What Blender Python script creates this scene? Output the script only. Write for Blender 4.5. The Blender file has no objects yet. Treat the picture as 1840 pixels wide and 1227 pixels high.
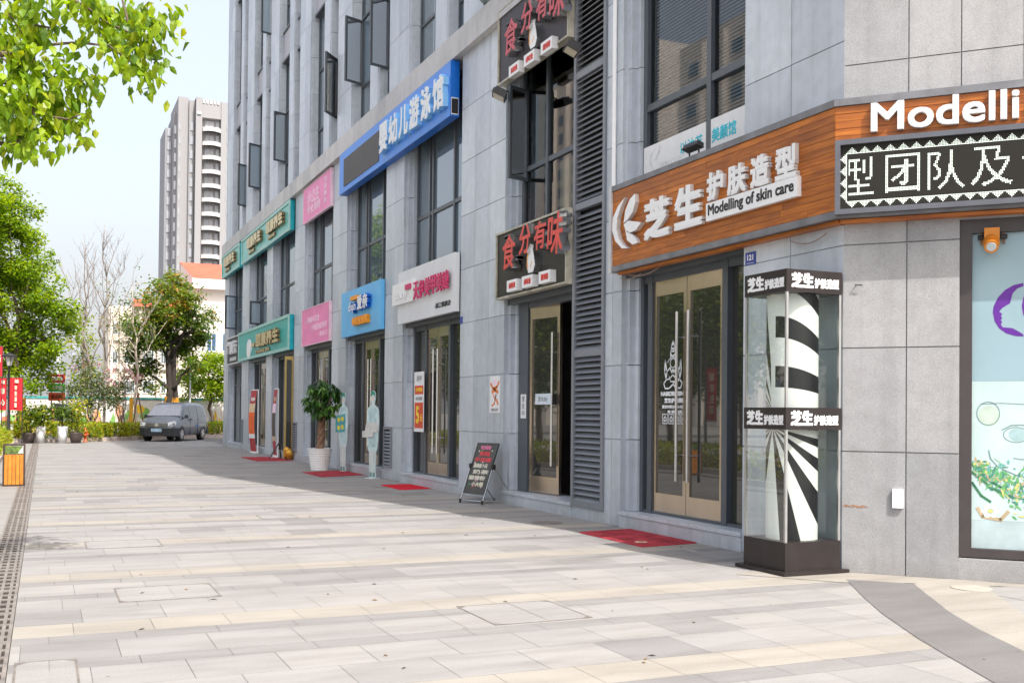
import bpy, math, random
from mathutils import Vector, Matrix
random.seed(7)
rad = math.radians
S = bpy.context.scene
COL = S.collection
# ------------------------------------------------------------------ camera
F_PX, PW, PH, EYE = 1900.0, 1840.0, 1227.0, 1.4
YAW, PITCH, ROLL, SHIFT = rad(23.87), rad(0.8), 0.0095, 103.0
cd = bpy.data.cameras.new('camera')
cd.sensor_width = 36.0
cd.lens = 36.0 * F_PX / PW
cd.shift_y = SHIFT / PW
cd.clip_start = 0.1
cd.clip_end = 3000
cam = bpy.data.objects.new('camera', cd)
COL.objects.link(cam)
_F = Vector((math.sin(YAW) * math.cos(PITCH), math.cos(YAW) * math.cos(PITCH), math.sin(PITCH)))
_R0 = Vector((math.cos(YAW), -math.sin(YAW), 0))
_U0 = _R0.cross(_F)
_R = _R0 * math.cos(ROLL) + _U0 * math.sin(ROLL)
_U = -_R0 * math.sin(ROLL) + _U0 * math.cos(ROLL)
cam.matrix_world = Matrix(((_R.x, _U.x, -_F.x, 0), (_R.y, _U.y, -_F.y, 0), (_R.z, _U.z, -_F.z, EYE), (0, 0, 0, 1)))
S.camera = cam
EYEV = Vector((0, 0, EYE))


def at(px, py, Y):
    """point of the place seen at a photo pixel, at distance Y down the street"""
    d = _F + _R * ((px - PW / 2) / F_PX) - _U * ((py - PH / 2 - SHIFT) / F_PX)
    return EYEV + d * (Y / d.y)


# ------------------------------------------------------------------ sky, sun, exposure
SUN_EL, SUN_AZ = rad(53), rad(168.5)      # azimuth from +Y towards +X: behind the camera, a little right
w = bpy.data.worlds.new('World')
S.world = w
w.use_nodes = True
nt = w.node_tree
sky = nt.nodes.new('ShaderNodeTexSky')
sky.sky_type = 'NISHITA'
sky.sun_disc = False
sky.sun_elevation = SUN_EL
sky.sun_rotation = SUN_AZ
sky.air_density = 1.3
sky.dust_density = 8.0
sky.ozone_density = 1.9
nt.nodes['Background'].inputs[1].default_value = 0.15
hz = nt.nodes.new('ShaderNodeMix')          # thin even summer haze veiling the clear sky
hz.data_type = 'RGBA'
hz.inputs[0].default_value = 0.6
hz.inputs[7].default_value = (2.06, 2.06, 2.19, 1)
nt.links.new(sky.outputs[0], hz.inputs[6])
nt.links.new(hz.outputs[2], nt.nodes['Background'].inputs[0])
sl = bpy.data.lights.new('sun', 'SUN')
sl.energy = 2.0
sl.angle = rad(0.5)
sl.color = (1.0, 0.95, 0.89)
sun = bpy.data.objects.new('sun', sl)
COL.objects.link(sun)
sv = Vector((math.sin(SUN_AZ) * math.cos(SUN_EL), math.cos(SUN_AZ) * math.cos(SUN_EL), math.sin(SUN_EL)))
sun.rotation_euler = sv.to_track_quat('Z', 'Y').to_euler()
sun.location = sv * 60
S.view_settings.view_transform = 'Standard'
S.view_settings.look = 'None'
S.view_settings.exposure = 1.64
S.view_settings.gamma = 1.0
S.cycles.max_bounces = 8
S.cycles.transparent_max_bounces = 12
S.cycles.caustics_reflective = False
S.cycles.caustics_refractive = False

# ------------------------------------------------------------------ materials
MATS = {}


def _new(name):
    m = bpy.data.materials.new(name)
    m.use_nodes = True
    n = m.node_tree.nodes
    return m, n, m.node_tree.links, n['Principled BSDF']


def _coord(n, l, scale=(1, 1, 1), rot=(0, 0, 0)):
    tc = n.new('ShaderNodeTexCoord')
    mp = n.new('ShaderNodeMapping')
    mp.inputs['Scale'].default_value = scale
    mp.inputs['Rotation'].default_value = rot
    l.new(tc.outputs['Object'], mp.inputs[0])
    return mp.outputs[0]


def _noise(n, l, vec, scale, detail=4, rough=0.55):
    t = n.new('ShaderNodeTexNoise')
    t.inputs['Scale'].default_value = scale
    t.inputs['Detail'].default_value = detail
    t.inputs['Roughness'].default_value = rough
    l.new(vec, t.inputs['Vector'])
    return t.outputs['Fac']


def _ramp(n, l, fac, stops):
    r = n.new('ShaderNodeValToRGB')
    e = r.color_ramp.elements
    e[0].position, e[0].color = stops[0][0], (*stops[0][1], 1)
    e[1].position, e[1].color = stops[-1][0], (*stops[-1][1], 1)
    for p, c in stops[1:-1]:
        x = e.new(p)
        x.color = (*c, 1)
    l.new(fac, r.inputs[0])
    return r.outputs[0]


def _mul(n, l, a, b, fac=1.0, mode='MULTIPLY'):
    m = n.new('ShaderNodeMix')
    m.data_type = 'RGBA'
    m.blend_type = mode
    m.inputs[0].default_value = fac
    l.new(a, m.inputs[6])
    l.new(b, m.inputs[7])
    return m.outputs[2]


def _rgb(n, c):
    r = n.new('ShaderNodeRGB')
    r.outputs[0].default_value = (*c, 1)
    return r.outputs[0]


def _bump(n, l, b, h, strength=0.2, dist=0.01):
    bp = n.new('ShaderNodeBump')
    bp.inputs['Strength'].default_value = strength
    bp.inputs['Distance'].default_value = dist
    l.new(h, bp.inputs['Height'])
    l.new(bp.outputs[0], b.inputs['Normal'])


def mat(name, col, rough=0.5, metal=0.0, var=0.12, scale=6.0, bump=0.0, bscale=60, spec=0.5, island=0.0, fine=0.0, emit=0.0, stretch=(1, 1, 1), coat=0.0):
    """plain procedural surface: colour with soft noise wear, optional per-piece variation and fine grain"""
    if name in MATS:
        return MATS[name]
    m, n, l, b = _new(name)
    v = _coord(n, l, stretch)
    f = _noise(n, l, v, scale)
    lo, hi = 1 - var, 1 + var
    c = _mul(n, l, _rgb(n, col), _ramp(n, l, f, [(0.3, (lo,) * 3), (0.7, (hi,) * 3)]))
    if island:
        g = n.new('ShaderNodeNewGeometry')
        c = _mul(n, l, c, _ramp(n, l, g.outputs['Random Per Island'], [(0, (1 - island,) * 3), (1, (1 + island,) * 3)]))
    if fine:
        f2 = _noise(n, l, v, 170, 3, 0.7)
        c = _mul(n, l, c, _ramp(n, l, f2, [(0.35, (1 - fine,) * 3), (0.65, (1 + fine,) * 3)]))
    l.new(c, b.inputs['Base Color'])
    b.inputs['Roughness'].default_value = rough
    b.inputs['Metallic'].default_value = metal
    b.inputs['Specular IOR Level'].default_value = spec
    b.inputs['Coat Weight'].default_value = coat
    if emit:
        l.new(c, b.inputs['Emission Color'])
        b.inputs['Emission Strength'].default_value = emit
    if bump:
        _bump(n, l, b, _noise(n, l, v, bscale, 5), bump)
    MATS[name] = m
    return m


def stone_mat(name, col, rough, tint=0.05):
    m, n, l, b = _new(name)
    v = _coord(n, l)
    g = n.new('ShaderNodeNewGeometry')
    isl = g.outputs['Random Per Island']
    base = _mul(n, l, _rgb(n, col), _ramp(n, l, isl, [(0, (0.84, 0.85, 0.86)), (0.5, (1, 1, 1)), (1, (1.1, 1.09, 1.07))]))
    sp = _noise(n, l, v, 150, 2, 0.8)
    base = _mul(n, l, base, _ramp(n, l, sp, [(0.36, (0.72, 0.72, 0.73)), (0.5, (1, 1, 1)), (0.68, (1.22, 1.22, 1.21))]))
    big = _noise(n, l, _coord(n, l, (1.0, 1.0, 0.45)), 1.3, 5, 0.6)
    base = _mul(n, l, base, _ramp(n, l, big, [(0.3, (0.86, 0.87, 0.87)), (0.62, (1.06, 1.06, 1.06))]))
    blot = _noise(n, l, v, 7.0, 4, 0.6)
    base = _mul(n, l, base, _ramp(n, l, blot, [(0.35, (0.93, 0.93, 0.92)), (0.6, (1.03, 1.03, 1.03))]))
    drip = _noise(n, l, _coord(n, l, (6, 6, 0.25)), 1.6, 4, 0.6)
    base = _mul(n, l, base, _ramp(n, l, drip, [(0.3, (0.9, 0.9, 0.9)), (0.5, (1, 1, 1))]))
    sep = n.new('ShaderNodeSeparateXYZ')
    l.new(v, sep.inputs[0])
    dirt = n.new('ShaderNodeMath')
    dirt.operation = 'MULTIPLY_ADD'
    dirt.inputs[1].default_value = 0.35
    l.new(big, dirt.inputs[0])
    l.new(sep.outputs[2], dirt.inputs[2])
    base = _mul(n, l, base, _ramp(n, l, dirt.outputs[0], [(0.1, (0.80, 0.78, 0.75)), (0.32, (1, 1, 1))]))
    l.new(base, b.inputs['Base Color'])
    rr = n.new('ShaderNodeMapRange')
    rr.inputs['To Min'].default_value = rough - 0.06
    rr.inputs['To Max'].default_value = rough + 0.08
    l.new(blot, rr.inputs[0])
    l.new(rr.outputs[0], b.inputs['Roughness'])
    _bump(n, l, b, sp, 0.06, 0.004)
    MATS[name] = m
    return m


def paving_mat(name, col, var=0.07):
    m, n, l, b = _new(name)
    v = _coord(n, l)
    g = n.new('ShaderNodeNewGeometry')
    base = _mul(n, l, _rgb(n, col), _ramp(n, l, g.outputs['Random Per Island'], [(0, (1 - var,) * 3), (0.5, (1, 1, 1)), (1, (1 + var, 1 + var * 0.9, 1 + var * 0.7))]))
    streak = _noise(n, l, _coord(n, l, (0.5, 2.2, 1)), 1.7, 6, 0.62)
    base = _mul(n, l, base, _ramp(n, l, streak, [(0.32, (0.83, 0.82, 0.82)), (0.58, (1.03, 1.03, 1.03))]))
    fine = _noise(n, l, v, 90, 3, 0.7)
    base = _mul(n, l, base, _ramp(n, l, fine, [(0.35, (0.9, 0.9, 0.9)), (0.65, (1.08, 1.08, 1.08))]))
    st = _noise(n, l, _coord(n, l, (0.35, 0.9, 1)), 0.8, 5, 0.6)
    base = _mul(n, l, base, _ramp(n, l, st, [(0.27, (0.70, 0.69, 0.68)), (0.41, (1, 1, 1))]))
    spots = n.new('ShaderNodeTexVoronoi')
    spots.inputs['Scale'].default_value = 2.6
    l.new(v, spots.inputs['Vector'])
    base = _mul(n, l, base, _ramp(n, l, spots.outputs['Distance'], [(0.02, (0.6, 0.58, 0.55)), (0.045, (1, 1, 1))]))
    l.new(base, b.inputs['Base Color'])
    b.inputs['Roughness'].default_value = 0.72
    b.inputs['Specular IOR Level'].default_value = 0.3
    _bump(n, l, b, fine, 0.15, 0.004)
    MATS[name] = m
    return m


def wood_mat(name, dark, light, rough=0.42):
    m, n, l, b = _new(name)
    v = _coord(n, l, (0.9, 0.9, 16))
    g = n.new('ShaderNodeNewGeometry')
    off = n.new('ShaderNodeVectorMath')
    off.operation = 'ADD'
    l.new(v, off.inputs[0])
    sc = n.new('ShaderNodeVectorMath')
    sc.operation = 'SCALE'
    sc.inputs['Scale'].default_value = 37.0
    cmb = n.new('ShaderNodeCombineXYZ')
    for i in range(3):
        l.new(g.outputs['Random Per Island'], cmb.inputs[i])
    l.new(cmb.outputs[0], sc.inputs[0])
    l.new(sc.outputs[0], off.inputs[1])
    f = _noise(n, l, off.outputs[0], 2.2, 7, 0.65)
    c = _ramp(n, l, f, [(0.25, dark), (0.5, tuple((a + d) / 2 for a, d in zip(dark, light))), (0.75, light)])
    c = _mul(n, l, c, _ramp(n, l, g.outputs['Random Per Island'], [(0, (0.78, 0.74, 0.7)), (1, (1.15, 1.12, 1.05))]))
    wear = _noise(n, l, _coord(n, l, (1, 1, 2)), 3.0, 5)
    c = _mul(n, l, c, _ramp(n, l, wear, [(0.3, (0.72, 0.68, 0.66)), (0.55, (1, 1, 1))]))
    l.new(c, b.inputs['Base Color'])
    b.inputs['Roughness'].default_value = rough
    _bump(n, l, b, f, 0.15, 0.004)
    MATS[name] = m
    return m


def glass_dark(name, col, rough=0.02, ior=1.75, wob=0.02):
    m, n, l, b = _new(name)
    g = n.new('ShaderNodeNewGeometry')
    c = _mul(n, l, _rgb(n, col), _ramp(n, l, g.outputs['Random Per Island'], [(0, (0.6, 0.65, 0.7)), (1, (1.7, 1.6, 1.5))]))
    l.new(c, b.inputs['Base Color'])
    b.inputs['Roughness'].default_value = rough
    b.inputs['IOR'].default_value = ior
    _bump(n, l, b, _noise(n, l, _coord(n, l), 0.9, 2), wob, 0.05)
    MATS[name] = m
    return m


def glass_clear(name, tint, ior=1.5):
    m, n, l, b = _new(name)
    n.remove(b)
    tr = n.new('ShaderNodeBsdfTransparent')
    tr.inputs[0].default_value = (*tint, 1)
    gl = n.new('ShaderNodeBsdfGlossy')
    gl.inputs['Roughness'].default_value = 0.01
    fr = n.new('ShaderNodeFresnel')
    fr.inputs[0].default_value = ior
    mx = n.new('ShaderNodeMixShader')
    l.new(fr.outputs[0], mx.inputs[0])
    l.new(tr.outputs[0], mx.inputs[1])
    l.new(gl.outputs[0], mx.inputs[2])
    l.new(mx.outputs[0], n['Material Output'].inputs[0])
    MATS[name] = m
    return m


def leaf_mat(name, col, trans=0.4, var=0.35):
    m, n, l, b = _new(name)
    g = n.new('ShaderNodeNewGeometry')
    c = _mul(n, l, _rgb(n, col), _ramp(n, l, g.outputs['Random Per Island'], [(0, (1 - var, 1 - var, 1 - var)), (0.6, (1, 1, 1)), (1, (1 + var * 1.3, 1 + var, 1))]))
    l.new(c, b.inputs['Base Color'])
    b.inputs['Roughness'].default_value = 0.42
    tl = n.new('ShaderNodeBsdfTranslucent')
    tc = _mul(n, l, c, _rgb(n, (1.5, 1.35, 0.5)))
    l.new(tc, tl.inputs[0])
    mx = n.new('ShaderNodeMixShader')
    mx.inputs[0].default_value = trans
    l.new(b.outputs[0], mx.inputs[1])
    l.new(tl.outputs[0], mx.inputs[2])
    l.new(mx.outputs[0], n['Material Output'].inputs[0])
    MATS[name] = m
    return m


STONE = stone_mat('granite cladding lifted in shade', (0.50, 0.545, 0.61), 0.32)  # same stone as the corner wall, lightened to lift this shaded side
STONEB = stone_mat('granite cladding lowered in sun', (0.305, 0.308, 0.32), 0.5)  # same stone, darkened to hold down the sunlit corner wall
CORN = stone_mat('cornice granite', (0.52, 0.51, 0.515), 0.5)
SPAN = mat('spandrel panel', (0.40, 0.41, 0.46), 0.45, var=0.05)
FRAME = mat('slate window frame', (0.075, 0.088, 0.105), 0.4, var=0.08)
FRAMED = mat('dark bronze frame', (0.05, 0.042, 0.042), 0.4, var=0.1)
GLASS = glass_dark('reflective window glass', (0.085, 0.12, 0.155), ior=2.5)
GLASSB = glass_dark('sky painted sash glass', (0.27, 0.36, 0.45), ior=2.4)  # sky reflection on these open sashes painted in as pale blue base
SGLASS = glass_clear('sash glass', (0.78, 0.90, 0.98), 2.1)
SGLASSB = glass_clear('pale sash glass', (0.78, 0.88, 0.96), 2.6)
DGLASS = glass_clear('clear door glass', (0.55, 0.58, 0.56), 1.7)
WGLASS = glass_clear('clear window glass', (0.74, 0.80, 0.82), 1.75)
CGLASS = glass_clear('case glass', (0.93, 0.965, 0.95), 1.22)
STEEL = mat('champagne steel', (0.52, 0.445, 0.365), 0.24, 0.95, var=0.1, scale=3, stretch=(1, 1, 0.2))
CHROME = mat('brushed steel', (0.62, 0.62, 0.62), 0.25, 0.95, var=0.05)
LOUV = mat('louver paint', (0.19, 0.205, 0.235), 0.45, var=0.08)
DARK = mat('dark void', (0.012, 0.012, 0.014), 0.8)
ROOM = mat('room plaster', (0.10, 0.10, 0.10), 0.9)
BLACK = mat('black plastic', (0.02, 0.02, 0.022), 0.5)
WHITE = mat('white paint', (0.78, 0.79, 0.80), 0.45, var=0.03)
OFFW = mat('off white board', (0.66, 0.68, 0.71), 0.5, var=0.05, scale=2)
PAPER = mat('white paper', (0.74, 0.75, 0.76), 0.8, var=0.05)
RED = mat('red letter acrylic', (0.62, 0.035, 0.02), 0.35)
DRED = mat('crimson carpet', (0.52, 0.018, 0.035), 0.95, var=0.25, scale=14, bump=0.5, bscale=260, spec=0.1)
TEAL = mat('teal sign board', (0.012, 0.36, 0.33), 0.35, var=0.1, scale=1.2)
TEALE = mat('teal sign edge', (0.0, 0.36, 0.44), 0.4)
TEALL = mat('pale teal trim', (0.45, 0.72, 0.66), 0.4)
BLUE = mat('blue sign face', (0.055, 0.24, 0.74), 0.4, var=0.08, scale=1.0)
BLUED = mat('blue sign return', (0.0, 0.13, 0.56), 0.4)
SKYB = mat('light blue sign', (0.125, 0.45, 0.80), 0.4, var=0.06, scale=1.5)
PINK = mat('pink sign board', (0.80, 0.23, 0.47), 0.45, var=0.09, scale=2)
PINKL = mat('pale pink lettering', (0.85, 0.60, 0.75), 0.5)
GOLD = mat('gold lettering', (0.70, 0.55, 0.26), 0.3, 0.6)
WOOD = wood_mat('varnished cladding boards', (0.21, 0.043, 0.005), (0.60, 0.20, 0.02))
BROWN = mat('brown letter shade', (0.10, 0.075, 0.05), 0.5)
LEDB = mat('led panel black', (0.026, 0.025, 0.022), 0.7, var=0.1, scale=120, spec=0.12)
LEDW = mat('lit led dots', (0.72, 0.80, 0.72), 0.5, emit=0.3, var=0.0)
MAGENTA = mat('magenta lettering', (0.58, 0.012, 0.13), 0.4)
ORANGE = mat('orange lettering', (0.85, 0.32, 0.01), 0.4)
BARK = mat('bark', (0.13, 0.095, 0.07), 0.9, var=0.3, scale=14, bump=0.6, bscale=30, stretch=(1, 1, 0.3))
BARKL = mat('pale bark', (0.24, 0.205, 0.185), 0.9, var=0.3, scale=14, bump=0.4, bscale=30)
YELLOW = mat('yellow trunk wrap', (0.62, 0.33, 0.02), 0.8, var=0.2, scale=20)

# ------------------------------------------------------------------ mesh helpers


class MB:
    def __init__(self):
        self.v, self.f, self.m = [], [], []

    def poly(self, pts, mi=0):
        k = len(self.v)
        self.v += [tuple(p) for p in pts]
        self.f.append(tuple(range(k, k + len(pts))))
        self.m.append(mi)

    def box(self, x0, x1, y0, y1, z0, z1, mi=0, M=None, taper=0.0):
        if x0 > x1: x0, x1 = x1, x0
        if y0 > y1: y0, y1 = y1, y0
        if z0 > z1: z0, z1 = z1, z0
        t = taper
        p = [(x0, y0, z0), (x1, y0, z0), (x1, y1, z0), (x0, y1, z0), (x0 + t, y0 + t, z1), (x1 - t, y0 + t, z1), (x1 - t, y1 - t, z1), (x0 + t, y1 - t, z1)]
        if M is not None:
            p = [tuple(M @ Vector(q)) for q in p]
        k = len(self.v)
        self.v += p
        for q in ((0, 3, 2, 1), (4, 5, 6, 7), (0, 1, 5, 4), (1, 2, 6, 5), (2, 3, 7, 6), (3, 0, 4, 7)):
            self.f.append(tuple(k + i for i in q))
            self.m.append(mi)
        return self

    def tube(self, pts, r, n=6, mi=0, cap=True):
        pts = [Vector(p) for p in pts]
        rs = r if isinstance(r, (list, tuple)) else [r] * len(pts)
        k = len(self.v)
        prev = None
        for i, p in enumerate(pts):
            d = (pts[min(i + 1, len(pts) - 1)] - pts[max(i - 1, 0)])
            if d.length < 1e-9: d = Vector((0, 0, 1))
            d.normalize()
            if prev is None:
                a = d.cross(Vector((0, 0, 1)))
                if a.length < 1e-3: a = d.cross(Vector((1, 0, 0)))
            else:
                a = prev - d * prev.dot(d)
            a.normalize()
            prev = a
            b = d.cross(a)
            for j in range(n):
                t = 2 * math.pi * j / n
                self.v.append(tuple(p + (a * math.cos(t) + b * math.sin(t)) * rs[i]))
        for i in range(len(pts) - 1):
            for j in range(n):
                self.f.append((k + i * n + j, k + i * n + (j + 1) % n, k + (i + 1) * n + (j + 1) % n, k + (i + 1) * n + j))
                self.m.append(mi)
        if cap:
            self.f.append(tuple(k + j for j in reversed(range(n))))
            self.f.append(tuple(k + (len(pts) - 1) * n + j for j in range(n)))
            self.m += [mi, mi]
        return self

    def lathe(self, prof, c, n=20, mi=0):
        """prof: list of (radius, z) from bottom to top around centre c"""
        k = len(self.v)
        for r, z in prof:
            for j in range(n):
                t = 2 * math.pi * j / n
                self.v.append((c[0] + r * math.cos(t), c[1] + r * math.sin(t), c[2] + z))
        for i in range(len(prof) - 1):
            for j in range(n):
                self.f.append((k + i * n + j, k + i * n + (j + 1) % n, k + (i + 1) * n + (j + 1) % n, k + (i + 1) * n + j))
                self.m.append(mi)
        self.f.append(tuple(k + j for j in reversed(range(n))))
        self.f.append(tuple(k + (len(prof) - 1) * n + j for j in range(n)))
        self.m += [mi, mi]
        return self

    def prism(self, pts, d0, d1, frame, mi=0, ms=None):
        """outline pts (r, z) in a wall frame, from distance d0 to d1 off the wall"""
        ms = mi if ms is None else ms
        a = [frame(r, z, d0) for r, z in pts]
        b = [frame(r, z, d1) for r, z in pts]
        k = len(self.v)
        n = len(pts)
        self.v += [tuple(p) for p in a + b]
        self.f.append(tuple(k + n + i for i in range(n)))
        self.m.append(mi)
        for i in range(n):
            self.f.append((k + i, k + (i + 1) % n, k + n + (i + 1) % n, k + n + i))
            self.m.append(ms)
        return self

    def build(self, name, mats, parent=None, smooth=False):
        me = bpy.data.meshes.new(name)
        me.from_pydata(self.v, [], self.f)
        if not isinstance(mats, (list, tuple)): mats = [mats]
        for q in mats: me.materials.append(q)
        me.polygons.foreach_set('material_index', self.m)
        if smooth: me.polygons.foreach_set('use_smooth', [True] * len(self.f))
        me.update()
        o = bpy.data.objects.new(name, me)
        COL.objects.link(o)
        if parent is not None: attach(o, parent)
        return o


ROOTLOC = {}


def attach(o, p):
    o.parent = p
    o.matrix_parent_inverse = Matrix.Translation(-ROOTLOC.get(p.name, Vector((0, 0, 0))))


def tag(o, label=None, cat=None, group=None, kind=None):
    if label: o['label'] = label
    if cat: o['category'] = cat
    if group: o['group'] = group
    if kind: o['kind'] = kind
    return o


def thing(name, label, cat, loc=(0, 0, 0), group=None):
    o = bpy.data.objects.new(name, None)
    o.empty_display_size = 0.2
    COL.objects.link(o)
    o.location = loc
    ROOTLOC[o.name] = Vector(loc)
    return tag(o, label, cat, group)


def copy_tree(o, delta=None, parent=None):
    c = o.copy()
    COL.objects.link(c)
    if parent is not None: c.parent = parent
    elif delta is not None: c.location = Vector(o.location) + Vector(delta)
    for ch in list(o.children): copy_tree(ch, None, c)
    return c


# wall frames: r = metres to the viewer's right along the wall, z up, d = out of the wall
XA = 6.6
BA = rad(42)
PB = Vector((6.6, 7.53, 0))
DB = Vector((math.sin(BA), -math.cos(BA), 0))
NB = Vector((-math.cos(BA), -math.sin(BA), 0))


def FA(r, z, d=0.0):
    return Vector((XA - d, -r, z))


def FB(r, z, d=0.0):
    return PB + DB * r + NB * d + Vector((0, 0, z))


def fbox(mb, frame, r0, r1, z0, z1, d0, d1, mi=0):
    if r0 > r1: r0, r1 = r1, r0
    p = [frame(r, z, d) for z in (z0, z1) for (r, d) in ((r0, d0), (r1, d0), (r1, d1), (r0, d1))]
    k = len(mb.v)
    mb.v += [tuple(q) for q in p]
    for q in ((0, 3, 2, 1), (4, 5, 6, 7), (0, 1, 5, 4), (1, 2, 6, 5), (2, 3, 7, 6), (3, 0, 4, 7)):
        mb.f.append(tuple(k + i for i in q))
        mb.m.append(mi)


_TXT = {}


def glyphs(body, depth):
    key = (body, depth)
    if key in _TXT: return _TXT[key]
    cu = bpy.data.curves.new('lettering', 'FONT')
    cu.body = body
    cu.size = 1.0
    cu.resolution_u = 4
    cu.extrude = 0.5 if depth else 0.0
    ob = bpy.data.objects.new('lettering', cu)
    COL.objects.link(ob)
    bpy.context.view_layer.update()
    me = bpy.data.meshes.new_from_object(ob.evaluated_get(bpy.context.evaluated_depsgraph_get()))
    V = [v.co.copy() for v in me.vertices]
    P = [(tuple(p.vertices), p.normal.z) for p in me.polygons]
    bpy.data.objects.remove(ob)
    bpy.data.curves.remove(cu)
    bpy.data.meshes.remove(me)
    _TXT[key] = (V, P)
    return V, P


def text(mb, frame, body, rc, zc, w, h, d0, depth=0.02, bold=0.0, mf=0, ms=None, slant=0.0):
    """lettering fitted to a w x h box centred on (rc, zc) of a wall frame, standing off d0..d0+depth"""
    ms = mf if ms is None else ms
    V, P = glyphs(body, True)
    x0, x1 = min(v.x for v in V), max(v.x for v in V)
    y0, y1 = min(v.y for v in V), max(v.y for v in V)
    sx, sy = (w - bold) / (x1 - x0), (h - bold) / (y1 - y0)
    offs = [(0, 0)] if not bold else [(-.5, -.44), (.44, -.5), (-.44, .5), (.5, .44), (.03, -.03)]
    for i, (ox, oy) in enumerate(offs):
        k = len(mb.v)
        for v in V:
            yy = (v.y - (y0 + y1) / 2) * sy
            r = rc + (v.x - (x0 + x1) / 2) * sx + ox * bold + yy * slant
            mb.v.append(tuple(frame(r, zc + yy + oy * bold, d0 + (depth + 0.0007 * i if v.z > 0 else 0.0))))
        for q, nz in P:
            mb.f.append(tuple(k + j for j in q))
            mb.m.append(mf if nz > 0.5 else ms)

# ------------------------------------------------------------------ the ground
def sheet(name, pts, z, m):
    mb = MB()
    mb.poly([(x, y, z) for x, y in pts])
    return tag(mb.build(name, m), kind='structure')


sheet('ground', [(-900, -300), (900, -300), (900, 1500), (-900, 1500)], -0.02, mat('ground earth', (0.30, 0.29, 0.27), 0.9, var=0.2, scale=0.2))
sheet('street', [(-60, 57.5), (60, 57.5), (60, 64), (-60, 64)], -0.012, mat('asphalt', (0.10, 0.10, 0.10), 0.9))
SLAB_L = paving_mat('pale granite paver', (0.266, 0.259, 0.253), 0.05)
SLAB_G = paving_mat('grey granite paver', (0.216, 0.211, 0.208), 0.05)
SLAB_C = paving_mat('cream granite paver', (0.292, 0.274, 0.244), 0.04)
SLAB_D = paving_mat('dark granite paver', (0.15, 0.146, 0.147), 0.05)
JOINT = mat('paving joint', (0.15, 0.145, 0.135), 0.95, var=0.25, scale=3)
sheet('plaza_bed', [(-0.16, -8), (14, -8), (14, 56), (-0.16, 56)], -0.006, JOINT)
mb = MB()
rows = [(0.22, 1, 0.5), (0.40, 2, 0.48), (0.50, 0, 0.53), (0.46, 0, 0.5), (0.20, 1, 0.5), (0.49, 0, 0.53)]
y, i = 7.12 - 0.22 - 2.27 * 6, 0
rp = random.Random(3)
while y < 56:
    d, mi, ln = rows[i % 6]
    x = -0.16 - rp.random() * ln
    g = 0.0015
    while x < 9.0:
        x0, x1 = max(x, -0.16), x + ln
        if x1 - x0 > 0.03 and not (y > 8 and x0 > 6.7):
            mm = mi
            if mi == 0 and rp.random() < 0.10: mm = 1
            mb.poly([(x0 + g, y + g, 0), (x1 - g, y + g, 0), (x1 - g, y + d - g, 0), (x0 + g, y + d - g, 0)], mm)
        x += ln
    y += d
    i += 1
tag(mb.build('plaza_paving', [SLAB_L, SLAB_G, SLAB_C]), kind='structure')

# curved dark granite band and the cream apron beside the corner
left = [(6.334, 7.174), (5.87, 6.46), (5.497, 5.862), (5.093, 5.114), (4.86, 4.622), (4.622, 4.105), (4.35, 3.2), (4.15, 2.2), (4.05, 0)]
right = [(6.712, 6.779), (6.339, 6.229), (5.972, 5.68), (5.674, 5.148), (5.412, 4.583), (5.146, 4.037), (4.92, 3.2), (4.7, 2.2), (4.6, 0)]
far = [(x + (1.05 if k == 0 else .72 - .05 * k), y + (.25 if k == 0 else 0)) for k, (x, y) in enumerate(right)]
mb = MB()
for a, b in ((left, right),):
    for k in range(len(a) - 1):
        mb.poly([(*a[k], 0.004), (*a[k + 1], 0.004), (*b[k + 1], 0.004), (*b[k], 0.004)])
tag(mb.build('dark_paving_band', SLAB_D), kind='structure')
mb = MB()
for k in range(len(right) - 1):
    g = 0.003
    mb.poly([(*right[k], 0.0045), (right[k + 1][0], right[k + 1][1] + g, 0.0045), (far[k + 1][0], far[k + 1][1] + g, 0.0045), (*far[k], 0.0045)])
mb.poly([(5.6, 7.75, .0035), (6.2, 7.05, .0035), (6.8, 6.78, .0035), (7.9, 6.0, .0035), (8.4, 6.4, .0035), (6.6, 8.2, .0035)])
tag(mb.build('cream_paving_border', SLAB_C), kind='structure')
mb = MB()
for k in range(14):
    for j in range(12):
        x0, y0 = 5.05 + 0.62 * k, -0.2 + 0.6 * j
        # only to the right of the cream border
        xb = [f for f in far]
        lim = None
        for q in range(len(far) - 1):
            if far[q + 1][1] <= y0 + 0.3 <= far[q][1]:
                t = (y0 + 0.3 - far[q + 1][1]) / (far[q][1] - far[q + 1][1])
                lim = far[q + 1][0] + t * (far[q][0] - far[q + 1][0])
        if lim is None or x0 < lim - 0.35: continue
        mb.poly([(max(x0, lim) + .003, y0 + .003, .002), (x0 + .617, y0 + .003, .002), (x0 + .617, y0 + .597, .002), (max(x0, lim) + .003, y0 + .597, .002)])
tag(mb.build('corner_paving', SLAB_L), kind='structure')
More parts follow.
